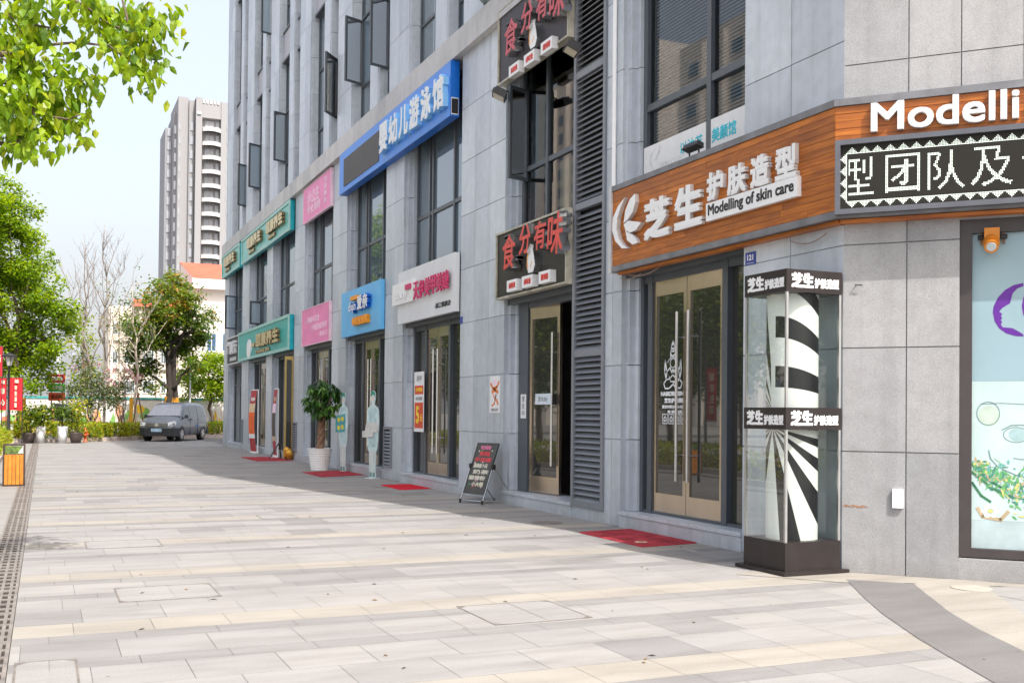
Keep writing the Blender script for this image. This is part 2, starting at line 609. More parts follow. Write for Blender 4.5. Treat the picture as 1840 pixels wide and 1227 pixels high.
# concrete strip left of the drain, planting bed and kerbs
sheet('side_strip', [(-1.02, -8), (-0.41, -8), (-0.41, 48.6), (-1.02, 48.6)], -0.002, paving_mat('cast concrete strip', (0.255, 0.247, 0.238)))
mb = MB()
mb.box(-1.16, -1.02, 12, 47, -0.02, 0.12)
mb.build('bed_kerb', mat('kerb stone', (0.40, 0.36, 0.33), 0.85, var=0.2, scale=4))
tag(bpy.data.objects['bed_kerb'], kind='structure')
SOIL = mat('planting soil', (0.10, 0.075, 0.05), 0.95, var=0.3, scale=5)
sheet('planting_soil', [(-9, 12), (-1.16, 12), (-1.16, 60), (-9, 60)], 0.004, SOIL)
kl = [(-3.5, 48.0), (0.5, 48.9), (2.6, 50.6), (4.4, 53.2), (6.5, 55.0), (9.0, 57.0), (14, 58)]
mb = MB()
for (xa, ya), (xb, yb) in zip(kl, kl[1:]):
    n = max(1, int(math.hypot(xb - xa, yb - ya) / 0.9))
    d = Vector((xb - xa, yb - ya, 0)).normalized()
    q = Vector((-d.y, d.x, 0)) * 0.16
    for s in range(n):
        a = Vector((xa, ya, 0)).lerp(Vector((xb, yb, 0)), (s + 0.01) / n)
        b = Vector((xa, ya, 0)).lerp(Vector((xb, yb, 0)), (s + 0.99) / n)
        M = Matrix.Identity(4)
        p = [a, b, b + q, a + q]
        k = len(mb.v)
        mb.v += [(v.x, v.y, -0.02) for v in p] + [(v.x, v.y, 0.17) for v in p]
        for f in ((0, 3, 2, 1), (4, 5, 6, 7), (0, 1, 5, 4), (1, 2, 6, 5), (2, 3, 7, 6), (3, 0, 4, 7)):
            mb.f.append(tuple(k + t for t in f))
            mb.m.append(0)
tag(mb.build('far_kerb', mat('pinkish kerb stone', (0.42, 0.35, 0.31), 0.85, var=0.15, island=0.12)), kind='structure')
mb = MB()
for (xa, ya), (xb, yb) in zip(kl, kl[1:]):
    mb.poly([(xa, ya + .1, 0.1), (xb, yb + .1, 0.1), (xb, yb + 3.5, 0.1), (xa, ya + 3.5, 0.1)])
tag(mb.build('far_bed_soil', SOIL), kind='structure')

# drain grate along the bed
dg = thing('drain_grate', 'long slotted metal drain grate running beside the planting bed', 'drain', (-0.28, 4, 0))
mb = MB()
mb.box(-0.41, -0.16, -6, 48, -0.012, -0.008)
mb.build('channel', mat('drain channel', (0.035, 0.028, 0.025), 0.9, var=0.3, scale=5), dg)
IRON = mat('worn cast iron', (0.23, 0.205, 0.185), 0.55, 0.3, var=0.3, scale=5)
mb = MB()
for x in (-0.41, -0.345, -0.285, -0.225, -0.185):
    mb.box(x, x + 0.022, -6, 48, -0.006, 0.004)
y = -6
while y < 48:
    mb.box(-0.388, -0.185, y, y + (0.075 if abs((y % 1.0)) < 0.2 else 0.04), -0.006, 0.0035)
    y += 0.2
mb.build('grate', IRON, dg)

# access covers set flush in the paving
gcov = 'paved access covers in the plaza'
FR = mat('cover frame', (0.19, 0.17, 0.155), 0.7, 0.3, var=0.3, scale=9)


def cover(x0, x1, y0, y1, label):
    t = thing('access_cover', label, 'manhole cover', (x0, y0, 0), gcov)
    mb = MB()
    e = 0.013
    mb.box(x0, x1, y0, y0 + e, 0.0005, 0.003)
    mb.box(x0, x1, y1 - e, y1, 0.0005, 0.003)
    mb.box(x0, x0 + e, y0 + e, y1 - e, 0.0005, 0.003)
    mb.box(x1 - e, x1, y0 + e, y1 - e, 0.0005, 0.003)
    for cx, sx in ((x0 + e, 1), (x1 - e, -1)):
        for cy, sy in ((y0 + e, 1), (y1 - e, -1)):
            p = [(cx, cy, .0028), (cx + sx * .06, cy, .0028), (cx, cy + sy * .06, .0028)]
            mb.poly(p if sx * sy > 0 else p[::-1])
    mb.build('frame', FR, t)
    mb = MB()
    xm = x0 + (x1 - x0) * .55
    for a, b in ((x0 + e, xm - .003), (xm + .003, x1 - e)):
        mb.poly([(a, y0 + e, .002), (b, y0 + e, .002), (b, y1 - e, .002), (a, y1 - e, .002)])
    mb.build('inlay', SLAB_L, t)


cover(2.75, 3.48, 6.45, 7.18, 'square paved access cover with dark corners in the near centre of the plaza')
cover(0.52, 1.25, 8.2, 8.87, 'rectangular paved access cover left of centre, second nearest on the left')
cover(0.41, 1.15, 11.45, 12.1, 'paved access cover farther up the left side beside the drain grate')
cover(-0.13, 0.19, 5.3, 6.45, 'paved access cover cut by the bottom left corner of the photo')
cover(2.62, 3.1, 13.9, 14.4, 'small paved access cover farthest away, in the middle of the plaza')
mb = MB()
mb.lathe([(0.16, 0), (0.16, 0.006), (0.13, 0.007)], (6.98, 6.42, 0.004), 24)
tag(mb.build('round_cover', mat('round cover concrete', (0.33, 0.30, 0.26), 0.9, var=0.15)), 'small round cover in the cream paving below the shop window', 'manhole cover', gcov)
mb = MB()
mb.lathe([(0.2, 0), (0.2, 0.004), (0.16, 0.005)], (5.95, 12.3, 0.001), 24)
tag(mb.build('round_cover', FR), 'round cover in the shaded paving in front of the tall louver panel', 'manhole cover', gcov)

# ------------------------------------------------------------------ the commercial building
bld = thing('commercial_building', 'long grey granite clad commercial building with shopfronts below and narrow tall windows above', 'building', (6.6, 7.53, 0))


def clad(name, frame, r0, r1, z0, z1, cols, zoff, pitch, m, d=0.0, th=0.3, gap=0.005):
    """granite slabs with open joints on a backing wall"""
    if r0 > r1: r0, r1 = r1, r0
    zs = [z0] + [zoff + k * pitch for k in range(60) if z0 + 0.12 < zoff + k * pitch < z1 - 0.12] + [z1]
    rs = [r0 + (r1 - r0) * k / cols for k in range(cols + 1)] if isinstance(cols, int) else [r0] + list(cols) + [r1]
    mb = MB()
    for a, b in zip(rs, rs[1:]):
        for c, e in zip(zs, zs[1:]):
            g = gap
            fbox(mb, frame, a + (g if a > r0 else 0), b - (g if b < r1 else 0), c + g, e - g, d - 0.03, d)
    for c, e in zip(zs, zs[1:]):
        fbox(mb, frame, r0 + .004, r1 - .004, c, e, d - th, d - 0.018)
    return mb.build(name, m, bld)


PIERS = [(15.25, 17.17, 3), (20.4, 21.62, 2), (24.8, 26.15, 2), (29.3, 30.56, 2), (33.8, 34.75, 1), (38.0, 39.4, 2), (42.5, 43.6, 2)]
OPEN = [(9.02, 11.55), (12.86, 15.25), (17.17, 20.4), (21.62, 24.8), (26.15, 29.3), (30.56, 33.8), (34.75, 38.0), (39.4, 42.5)]
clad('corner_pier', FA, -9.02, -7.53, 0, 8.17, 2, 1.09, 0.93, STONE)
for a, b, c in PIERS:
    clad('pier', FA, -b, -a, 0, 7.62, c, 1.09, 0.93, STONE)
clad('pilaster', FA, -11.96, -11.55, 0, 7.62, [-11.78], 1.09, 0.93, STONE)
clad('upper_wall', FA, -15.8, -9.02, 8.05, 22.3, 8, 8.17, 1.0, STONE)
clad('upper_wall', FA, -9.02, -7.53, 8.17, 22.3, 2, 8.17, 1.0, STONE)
# stepped jambs on the far side of every opening
for a, b in OPEN:
    mb = MB()
    z = 0.2
    for z1 in [1.09 + .93 * k for k in range(8)]:
        if z1 > 7.6: z1 = 7.6
        mb.box(6.68, 6.98, b - 0.07, b + 0.004, z + .005, z1 - .005)
        mb.box(6.76, 6.98, b - 0.15, b - 0.07, z + .005, z1 - .005)
        z = z1
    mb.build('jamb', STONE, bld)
    mb = MB()
    mb.box(6.585, 7.1, a + .002, b - .002, 0.0, 0.15)
    mb.box(6.57, 7.1, a + .002, b - .002, 0.155, 0.2)
    mb.build('sill', STONE, bld)
    mb = MB()
    mb.box(6.63, 6.95, a + .003, b - .003, 3.24, 4.22)
    mb.box(6.66, 6.95, a + .003, b - .003, 3.1, 3.24)
    mb.build('lintel', FRAME, bld)
# B side of the corner
B_OPEN = (0.97, 3.6)
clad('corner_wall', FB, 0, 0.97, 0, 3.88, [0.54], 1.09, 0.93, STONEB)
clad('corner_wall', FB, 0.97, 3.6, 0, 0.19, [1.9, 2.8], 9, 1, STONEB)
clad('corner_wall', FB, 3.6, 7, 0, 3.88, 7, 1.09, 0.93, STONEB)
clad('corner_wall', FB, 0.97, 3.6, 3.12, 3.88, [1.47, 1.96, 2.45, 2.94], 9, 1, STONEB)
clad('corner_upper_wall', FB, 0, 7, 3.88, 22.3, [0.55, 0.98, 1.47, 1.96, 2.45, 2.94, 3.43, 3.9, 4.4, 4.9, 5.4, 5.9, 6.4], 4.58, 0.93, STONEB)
# cornice
mb = MB()
y = 7.6
while y < 43.7:
    e = min(y + 0.86, 43.75)
    mb.box(6.48, 6.7, y + .004, e - .004, 7.62, 8.05)
    y = e
mb.box(6.5, 7.0, 7.6, 43.74, 7.615, 8.03)
mb.build('cornice', CORN, bld)
# structural core, floors and party walls behind the facade
mb = MB()
fx = lambda r, z, d: Vector((r, z, d))
mb.prism([(7.05, 7.9), (7.05, 43.4), (22, 43.4), (22, 2.9), (11.4, 2.9)][::-1], 8.1, 22.3, fx)
mb.prism([(9.2, 6.2), (9.2, 43.4), (22, 43.4), (22, 2.9), (11.4, 2.9)][::-1], 0, 8.1, fx)
mb.box(7.05, 9.25, 9.0, 43.4, 3.45, 4.15)
mb.box(7.05, 9.25, 9.0, 43.4, 7.7, 8.2)
mb.box(7.05, 9.25, 9.0, 43.4, 0, 0.16)
for a, b in ((8.6, 8.9), (11.65, 12.8), (15.4, 17.0), (20.6, 21.4), (25, 26), (29.5, 30.4), (34, 34.6), (38.2, 39.2), (42.7, 43.4)):
    mb.box(6.92, 9.3, a, b, 0, 8.1)
mb.build('core', ROOM, bld)
mb = MB()
mb.box(6.62, 22, 43.45, 43.6, 0, 22.3)
mb.box(22, 22.2, 2.5, 43.6, 0, 22.3)
mb.box(11.3, 22, 2.3, 2.5, 0, 22.3)
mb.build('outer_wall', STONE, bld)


# windows
def bars(mb, x, y0, y1, z0, z1, ys=(), zs=(), t=0.055, dx=0.06, mi=0):
    for z in (z0, z1 - t): mb.box(x - dx / 2, x + dx / 2, y0 + t, y1 - t, z, z + t, mi)
    for yy in (y0, y1 - t): mb.box(x - dx / 2 - .002, x + dx / 2 + .002, yy, yy + t, z0, z1, mi)
    for z in zs: mb.box(x - dx / 2 + .003, x + dx / 2 - .003, y0 + t, y1 - t, z - t / 2, z + t / 2, mi)
    for yy in ys: mb.box(x - dx / 2 - .004, x + dx / 2 + .004, yy - t / 2, yy + t / 2, z0 + t, z1 - t, mi)


def win(y0, y1, z0, z1, ys=(), zs=(), x=6.86, glass=GLASS, t=0.055, dx=0.07):
    mb = MB()
    bars(mb, x, y0, y1, z0, z1, ys, zs, t, dx)
    f = mb.build('window', FRAME, bld)
    mb = MB()
    Y = [y0] + list(ys) + [y1]
    Z = [z0] + list(zs) + [z1]
    for a, b in zip(Y, Y[1:]):
        for c, d in zip(Z, Z[1:]):
            e = random.uniform(-.004, .004)
            mb.poly([(x, b, c), (x, a, c), (x + e, a, d), (x + e, b, d)])
    p = mb.build('pane', glass, f)
    return f


def sash(f, hinge, outer, z0, z1, glass):
    h, o = Vector((*hinge, 0)), Vector((*outer, 0))
    d = (o - h)
    L = d.length
    M = Matrix.Translation(h) @ Matrix.Rotation(math.atan2(d.y, d.x), 4, 'Z')
    mb = MB()
    t = 0.05
    for a, b in ((0, t), (L - t, L)): mb.box(a, b, -.025, .025, z0, z1, 0, M)
    for a, b in ((z0, z0 + t), (z1 - t, z1)): mb.box(t, L - t, -.024, .024, a, b, 0, M)
    mb.box(L - t - .03, L - t - .005, -.05, -.025, z0 + (z1 - z0) * .45, z0 + (z1 - z0) * .55, 0, M)
    q = [(t, -.004), (L - t, -.004)]
    mb.poly([M @ Vector(p) for p in ((t, 0, z0 + t), (L - t, 0, z0 + t), (L - t, 0, z1 - t), (t, 0, z1 - t))], 1)
    mb.build('sash', [FRAME, glass], f)


sashes = {(2, 'A', 0): ((6.86, 33.2), (6.42, 33.0), SGLASS), (1, 'B', 0): ((6.8, 26.72), (6.37, 26.2), SGLASS), (0, 'A', 0): ((6.86, 24.5), (6.37, 24.3), SGLASS),
          (0, 'B', 0): ((6.86, 22.36), (6.37, 22.2), SGLASS), (3, 'B', 1): ((6.86, 35.45), (6.4, 35.3), GLASSB), (4, 'B', 0): ((6.86, 39.8), (6.4, 39.5), GLASSB),
          (3, 'A', 0): ((6.86, 37.55), (6.4, 37.3), GLASSB), (1, 'A', 1): ((6.86, 28.85), (6.4, 28.6), SGLASS)}
for k in range(-1, 6):
    a = 20.2 + 4.35 * k
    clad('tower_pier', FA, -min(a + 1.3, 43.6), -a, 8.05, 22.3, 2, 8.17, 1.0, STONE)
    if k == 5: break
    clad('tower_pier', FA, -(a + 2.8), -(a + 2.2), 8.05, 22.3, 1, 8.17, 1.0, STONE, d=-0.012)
    for nm, b0, b1 in (('B', a + 1.3, a + 2.2), ('A', a + 2.8, a + 4.35)):
        # granite jamb return on the far side
        mb = MB()
        z = 8.05
        for q in range(19):
            z2 = 9.17 + q
            mb.box(6.64, 7.0, b1 - 0.05, b1 + .003, z + .005, z2 - .005)
            z = z2
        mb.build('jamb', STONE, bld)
        mb = MB()
        for n in range(3):
            zs0 = 12.29 + 5 * n - (0.25 if nm == 'B' else 0)
            mb.box(6.74, 6.95, b0, b1 - .05, zs0 + .06, zs0 + .93)
            mb.box(6.70, 6.95, b0, b1 - .05, zs0, zs0 + .06, 1)
            mb.box(6.70, 6.95, b0, b1 - .05, zs0 + .93, zs0 + .99, 1)
        mb.build('spandrel', [SPAN, FRAME], bld)
        for n in range(3):
            o = (0.25 if nm == 'B' else 0)
            z0 = 8.05 if n == 0 else 8.28 + 5 * n - o
            f = win(b0, b1 - .05, z0, 12.29 + 5 * n - o, [b0 + .62] if nm == 'A' else [], [9.14 + 5 * n - o, 10.78 + 5 * n - o])
            s = sashes.get((k, nm, n))
            if s: sash(f, s[0], s[1], 9.2 + 5 * n - o, 10.74 + 5 * n - o, s[2])

# second floor windows over the shops
f = win(9.02, 11.4, 4.22, 7.6, [9.98], [5.2], glass=WGLASS, t=0.085, dx=0.1)
f = win(12.86, 15.1, 4.22, 7.6, [14.22], [5.2], glass=WGLASS, t=0.075)
sash(f, (6.86, 14.98), (6.48, 14.86), 5.02, 6.45, SGLASS)
for i, (a, b) in enumerate(OPEN[2:]):
    w_ = b - a
    f = win(a, b - .15, 4.22, 7.6, [a + w_ * .3, a + w_ * .66, a + w_ * .72], [5.28], t=0.07)
    if i == 5: sash(f, (6.86, b - .2), (6.4, b - .35), 4.6, 5.9, SGLASS)
    if i == 4: sash(f, (6.86, b - .9), (6.45, b - 1.0), 4.4, 5.2, GLASSB)

# blinds and curtains behind the two clear windows
mb = MB()
for k in range(66):
    z = 4.3 + 0.042 * k
    mb.poly([(6.925, 9.1, z), (6.938, 9.1, z + .026), (6.938, 11.3, z + .026), (6.925, 11.3, z)])
tag(mb.build('window_blind', mat('blind slats', (0.55, 0.60, 0.66), 0.6)), 'grey horizontal slatted blind hanging inside the upper window above the wooden sign', 'blind')
mb = MB()
for k in range(26):
    y0 = 12.9 + k * .043
    mb.poly([(6.95 + .03 * (k % 2), y0, 4.2), (6.95 + .03 * ((k + 1) % 2), y0 + .043, 4.2), (6.95 + .03 * ((k + 1) % 2), y0 + .043, 5.16), (6.95 + .03 * (k % 2), y0, 5.16)])
tag(mb.build('curtain', mat('beige curtain', (0.50, 0.45, 0.36), 0.9)), 'beige pleated curtain behind the window above the lower restaurant sign', 'curtain')


# shopfronts
def leaf(y0, y1, z0, z1, x=6.84, hinge=None, ang=0.0, glass=DGLASS, handles=1, hy=None):
    M = Matrix.Identity(4)
    if hinge: M = Matrix.Translation((x, hinge, 0)) @ Matrix.Rotation(ang, 4, 'Z') @ Matrix.Translation((-x, -hinge, 0))
    mb = MB()
    s = 0.066
    mb.box(x - .025, x + .025, y0, y0 + s, z0, z1, 0, M)
    mb.box(x - .025, x + .025, y1 - s, y1, z0, z1, 0, M)
    mb.box(x - .024, x + .024, y0 + s, y1 - s, z0, z0 + .25, 0, M)
    mb.box(x - .024, x + .024, y0 + s, y1 - s, z1 - .19, z1, 0, M)
    d = mb.build('door', STEEL, bld)
    mb = MB()
    mb.box(x - .006, x + .006, y0 + s, y1 - s, z0 + .25, z1 - .19, 0, M)
    mb.build('pane', glass, d)
    if hy is not None:
        for sx in (-1, 1):
            mb = MB()
            h = x + sx * .085
            mb.tube([M @ Vector((h, hy, z0 + .42)), M @ Vector((h, hy, z1 - .42))], .019, 8)
            for zz in (z0 + .72, z1 - .72):
                mb.tube([M @ Vector((x, hy, zz)), M @ Vector((h, hy, zz))], .012, 6)
            mb.build('handle', CHROME, d)
    return d


def shopfront(a, b, d0, d1, glass, gl_side=None):
    """dark frame with double doors d0..d1 and fixed lights either side"""
    mb = MB()
    z1 = 3.1
    b2 = b - .15
    mb.box(6.80, 6.92, a + .01, b2, 3.02, 3.16)
    mb.box(6.80, 6.92, a + .01, b2, 0.2, 0.235)
    for yy in (d0 - .1, d1):
        mb.box(6.79, 6.93, yy, yy + .1, .2, 3.1)
    mb.box(6.79, 6.93, b2 - .07, b2, .2, 3.1)
    f = mb.build('shopfront_frame', FRAME, bld)
    mb = MB()
    for p, q in ((a + .01, d0 - .1), (d1 + .1, b2 - .07)):
        if q - p > .05:
            mb = MB()
            mb.poly([(6.86, q, .22), (6.86, p, .22), (6.862, p, 3.05), (6.862, q, 3.05)])
            mb.build('side_light', gl_side or glass, f)
    m = (d0 + d1) / 2
    leaf(d0, m - .004, .21, 3.03, glass=glass, hy=m - .12)
    leaf(m + .004, d1, .21, 3.03, glass=glass, hy=m + .12)


DGL2 = glass_dark('dark reflective door glass', (0.03, 0.032, 0.03), ior=1.75)
shopfront(9.02, 11.55, 9.67, 11.13, DGL2)
shopfront(17.17, 20.4, 18.26, 19.47, DGL2)
shopfront(21.62, 24.8, 22.67, 23.9, DGL2)
shopfront(26.15, 29.3, 27.25, 28.5, DGL2)
shopfront(30.56, 33.8, 31.2, 32.5, DGL2)
shopfront(34.75, 38.0, 35.5, 36.8, DGL2)
win(39.4, 42.35, .2, 3.1, [41.0], [2.4], glass=DGL2)
# restaurant: one leaf shut, the doorway beside it open to a dark red hall
mb = MB()
mb.box(6.80, 6.92, 12.87, 15.1, 3.02, 3.16)
mb.box(6.79, 6.93, 14.76, 15.1, .2, 3.1)
mb.box(6.79, 6.93, 12.87, 13.02, .2, 3.1)
mb.build('shopfront_frame', FRAME, bld)
leaf(13.93, 14.74, .21, 3.03, hinge=14.74, ang=rad(8), hy=14.05, glass=DGL2)
leaf(13.03, 13.88, .21, 3.03, x=6.84, hinge=13.03, ang=rad(-82), hy=13.76, glass=DGL2)
mb = MB()
mb.box(9.0, 9.1, 12.85, 15.3, .16, 3.4)
mb.build('hall_wall', mat('dark red hall lining', (0.16, 0.012, 0.014), 0.7, var=0.2), bld)

# louver panels
mb = MB()
for z in (.16, 2.17, 4.16, 5.95, 7.5): mb.box(6.575, 6.66, 11.99, 12.83, z, z + .09)
for y in (11.965, 12.795): mb.box(6.57, 6.665, y, y + .06, .16, 7.6)
lf = mb.build('louver', LOUV, bld)
mb = MB()
z = .27
while z < 7.5:
    if not any(abs(z - q - .045) < .06 for q in (2.17, 4.16, 5.95)):
        p = [(6.585, z - .022), (6.592, z - .03), (6.655, z + .03), (6.648, z + .038)]
        k = len(mb.v)
        mb.v += [(px, yy, pz) for yy in (12.02, 12.8) for px, pz in p]
        for j in range(4): mb.f.append((k + j, k + (j + 1) % 4, k + 4 + (j + 1) % 4, k + 4 + j)); mb.m.append(0)
    z += .0775
mb.build('slat', LOUV, lf)
tag(bpy.data.objects['slat'], kind='stuff')
mb = MB()
mb.box(6.7, 6.95, 11.96, 12.86, 0.1, 7.6)
mb.build('louver_back', DARK, bld)
mb = MB()
mb.box(6.6, 6.95, 11.96, 12.86, 0, .155)
mb.build('sill', STONE, bld)
for y0, y1 in ((21.02, 21.56), (30.0, 30.5), (38.9, 39.3)):
    mb = MB()
    for z in (.25, 1.05): mb.box(6.56, 6.6, y0, y1, z, z + .05)
    for y in (y0, y1 - .05): mb.box(6.562, 6.6, y, y + .05, .3, 1.05)
    mb.box(6.59, 6.597, y0 + .05, y1 - .05, .3, 1.05, 1)
    for k in range(10):
        z = .33 + k * .072
        mb.poly([(6.565, y1 - .05, z - .012), (6.565, y0 + .05, z - .012), (6.59, y0 + .05, z + .03), (6.59, y1 - .05, z + .03)])
    mb.build('vent', [LOUV, DARK], bld)
# big picture window in the corner wall with its film
mb = MB()
for a, b, c, e in ((.97, 1.07, .2, 3.12), (3.5, 3.6, .2, 3.12), (1.07, 3.5, .2, .275), (1.07, 3.5, 3.0, 3.12)):
    fbox(mb, FB, a, b, c, e, -.12, -.035 if c > .2 or a > 1.07 else -.033)
mb.build('window', FRAMED, bld)
mb = MB()
mb.tube([FA(-11.72, 4.25, .03), FA(-11.72, 12, .03)], .028, 8)
mb.build('downpipe', WHITE, bld)

# wall wash lamps standing on the cornice
gl = 'wall wash lamps along the cornice'
t0 = None
for i, y in enumerate((15.9, 20.25, 24.8, 29.1, 33.5, 37.7, 42.0)):
    if t0 is None:
        t0 = thing('wall_lamp', '', 'lamp', (6.5, y, 8.05), gl)
        M = Matrix.Translation((6.42, y, 8.27)) @ Matrix.Rotation(rad(-35), 4, 'Y')
        mb = MB()
        mb.tube([M @ Vector((0.12, 0, -.18)), M @ Vector((-0.0, 0, .22))], [.17, .19], 20)
        mb.build('housing', mat('weathered lamp housing', (0.26, 0.33, 0.35), 0.5, var=.15), t0, True)
        mb = MB()
        mb.tube([M @ Vector((-0.001, 0, .215)), M @ Vector((-0.003, 0, .226))], .165, 20)
        mb.build('lens', mat('dusty lens', (0.45, 0.42, 0.38), 0.4), t0)
        mb = MB()
        mb.box(6.5, 6.58, y - .1, y - .07, 8.03, 8.3)
        mb.box(6.5, 6.58, y + .07, y + .1, 8.03, 8.3)
        mb.build('bracket', LOUV, t0)
        t, yb = t0, y
    else:
        t = copy_tree(t0, (0, y - yb, 0))
    t['label'] = ['grey round cornice lamp nearest to the camera, cut by the photo top', 'grey round lamp on the cornice above the middle of the large blue sign',
                  'grey round lamp on the cornice over the blank screen end of the blue sign', 'grey round lamp on the cornice over the far end of the upper pink sign',
                  'grey round cornice lamp over the near half of the wide upper teal sign', 'grey round cornice lamp over the far half of the wide upper teal sign', 'farthest grey round lamp at the left end of the cornice'][i]

# ------------------------------------------------------------------ signs
def ribbon(mb, frame, pts, w, d, mi=0, closed=False):
    P = [Vector(p) for p in pts]
    if closed: P.append(P[0])
    for a, b in zip(P, P[1:]):
        t = (b - a)
        if t.length < 1e-6: continue
        t.normalize()
        n = Vector((-t.y, t.x)) * w / 2
        a2, b2 = a - t * w * .3, b + t * w * .3
        mb.poly([frame(*(q), d) for q in (a2 - n, b2 - n, b2 + n, a2 + n)], mi)


def ell(cx, cz, rx, rz, n=24, a0=0, a1=360):
    return [(cx + rx * math.cos(rad(a0 + (a1 - a0) * i / n)), cz + rz * math.sin(rad(a0 + (a1 - a0) * i / n))) for i in range(n + (1 if a1 - a0 < 360 else 0))]


# wooden sign wrapping the corner
D1 = 0.15
def cornr(d): return d * (math.cos(BA) - 1) / math.sin(BA)      # where the two faces meet
def corny(d): return -(PB + NB * d + DB * cornr(d)).y
ws = thing('wooden_sign', 'varnished wooden plank sign with white lettering wrapping the building corner above the doors', 'sign', (6.5, 9.5, 3.2))
mb = MB()
rl = -11.55
fbox(mb, FA, rl, -7.5, 3.2, 4.2, .01, .11)
fbox(mb, FB, .02, 3.95, 3.2, 4.2, .01, .11)
mb.build('backing', DARK, ws)
for nm, fr, r0, r1 in (('A', FA, rl + .03, corny(D1)), ('B', FB, cornr(D1) + .002, 3.95)):
    mb = MB()
    nrow = 14
    h = (4.17 - 3.24) / nrow
    rr = random.Random(5 if nm == 'A' else 9)
    for k in range(nrow):
        z0 = 3.24 + k * h
        r = r0
        while r < r1:
            e = min(r + rr.uniform(1.2, 2.1), r1)
            if r1 - e < .3: e = r1
            fbox(mb, fr, r, e - .0015, z0 + .0015, z0 + h - .0015, .112, D1 + rr.uniform(-.002, .002))
            r = e
    fbox(mb, fr, r0 + .04, r1 - (.02 if nm == 'A' else 0), 3.135, 3.165, .0, .1)
    mb.build('plank_panel', WOOD, ws)
mb = MB()
fbox(mb, FA, rl - .01, corny(.17), 4.172, 4.235, .02, .17)
fbox(mb, FA, rl - .01, corny(.165), 3.17, 3.236, .02, .165)
fbox(mb, FB, cornr(.17), 3.96, 4.173, 4.236, .02, .17)
fbox(mb, FB, cornr(.165), 3.96, 3.171, 3.237, .02, .165)
mb.build('trim', mat('weathered sign trim', (0.16, 0.165, 0.18), 0.45, var=.25, scale=5), ws)
mb = MB()
fbox(mb, FA, rl - .035, rl + .028, 3.16, 4.25, .0, .175)
mb.build('end_trim', mat('pale end trim', (0.5, 0.51, 0.53), 0.4), ws)
mb = MB()
for body, r0, r1, z0, z1, b in (('芝', -10.7, -10.14, 3.43, 3.9, .05), ('生', -10.05, -9.5, 3.45, 3.92, .05), ('护', -9.42, -9.12, 3.665, 3.965, .028), ('肤', -9.05, -8.73, 3.655, 3.96, .028),
                                ('造', -8.66, -8.36, 3.655, 3.97, .028), ('型', -8.27, -7.95, 3.65, 3.965, .028)):
    text(mb, FA, body, (r0 + r1) / 2, (z0 + z1) / 2, r1 - r0, z1 - z0, D1, .045, b, 0, 1)
LETW = mat('letter return', (0.55, 0.53, 0.52), 0.4)
mb.build('raised_lettering', [WHITE, LETW], ws)
mb = MB()
cres = ell(-10.98, 3.70, .5, .32, 18, 105, 262)
inn = ell(-10.90, 3.705, .46, .30, 18, 262, 112)
mb.prism([( -11.05, 3.40), (-11.2, 3.42), (-11.36, 3.53), (-11.44, 3.68), (-11.42, 3.83), (-11.3, 3.95), (-11.13, 4.03), (-11.24, 3.92), (-11.32, 3.80), (-11.33, 3.67), (-11.27, 3.54), (-11.17, 3.46)][::-1], D1, D1 + .055, FA, 0, 1)
mb.prism([(-11.16, 3.72), (-11.06, 3.75), (-10.95, 3.82), (-10.88, 3.93), (-10.90, 4.03), (-11.02, 3.98), (-11.12, 3.87)], D1, D1 + .055, FA, 0, 1)
mb.prism([(-11.15, 3.70), (-11.04, 3.73), (-10.9, 3.70), (-10.74, 3.66), (-10.86, 3.59), (-11.0, 3.58), (-11.1, 3.63)][::-1], D1, D1 + .06, FA, 0, 1)
mb.prism([(-11.14, 3.67), (-11.08, 3.60), (-10.97, 3.56), (-10.88, 3.50), (-10.84, 3.44), (-10.95, 3.43), (-11.08, 3.50)][::-1], D1, D1 + .05, FA, 0, 1)
mb.build('leaf_emblem', [WHITE, LETW], ws)
mb = MB()
fbox(mb, FA, -9.42, -7.93, 3.455, 3.645, D1 + .002, D1 + .05)
cp = mb.build('caption_plate', WHITE, ws)
mb = MB()
text(mb, FA, 'Modelling of skin care', -8.68, 3.55, 1.40, .15, D1 + .0505, .002, .008)
mb.build('caption', BLACK, cp)
mb = MB()
text(mb, FB, 'Modelli', .84, 4.032, 1.18, .255, D1, .05, .014, 0, 1)
text(mb, FB, 'n', 1.62, 4.0, .19, .2, D1, .05, .024, 0, 1)
text(mb, FB, 'g', 1.87, 3.955, .19, .27, D1, .05, .024, 0, 1)
mb.build('raised_lettering', [WHITE, LETW], ws)

mb = MB()
for k, (ra, rb, zz) in enumerate(((-11.5, -11.0, 3.1), (-11.3, -10.6, 3.12), (-8.2, -7.7, 3.08))):
    mb = MB()
    mb.tube([FA(ra + (rb - ra) * i / 8, zz - .035 * math.sin(math.pi * i / 8) * (1 + k * .3), .05) for i in range(9)], .006, 5)
    mb.build('loose_cable', mat('faded cable', (0.30, 0.22, 0.18), .7), ws)

# led message board
led = thing('led_board', 'black scrolling led message board in a grey frame below the big white letters', 'led display', FB(1.5, 3.24, .15), None)
mb = MB()
L0, L1, Z0, Z1 = -0.02, 3.4, 3.24, 3.81
dl = .21
fbox(mb, FB, L0, L1, Z0, Z1, D1 + .004, dl - .02)
mb.build('screen', LEDB, led)
mb = MB()
for a, b, c, e in ((L0 - .03, L1 + .03, Z1, Z1 + .045), (L0 - .03, L1 + .03, Z0 - .045, Z0), (L0 - .03, L0 + .015, Z0, Z1), (L1 - .015, L1 + .03, Z0, Z1)):
    fbox(mb, FB, a, b, c, e, D1 + .003, dl + .01)
mb.build('frame', mat('led frame', (0.10, 0.105, 0.125), 0.35, var=.1), led)


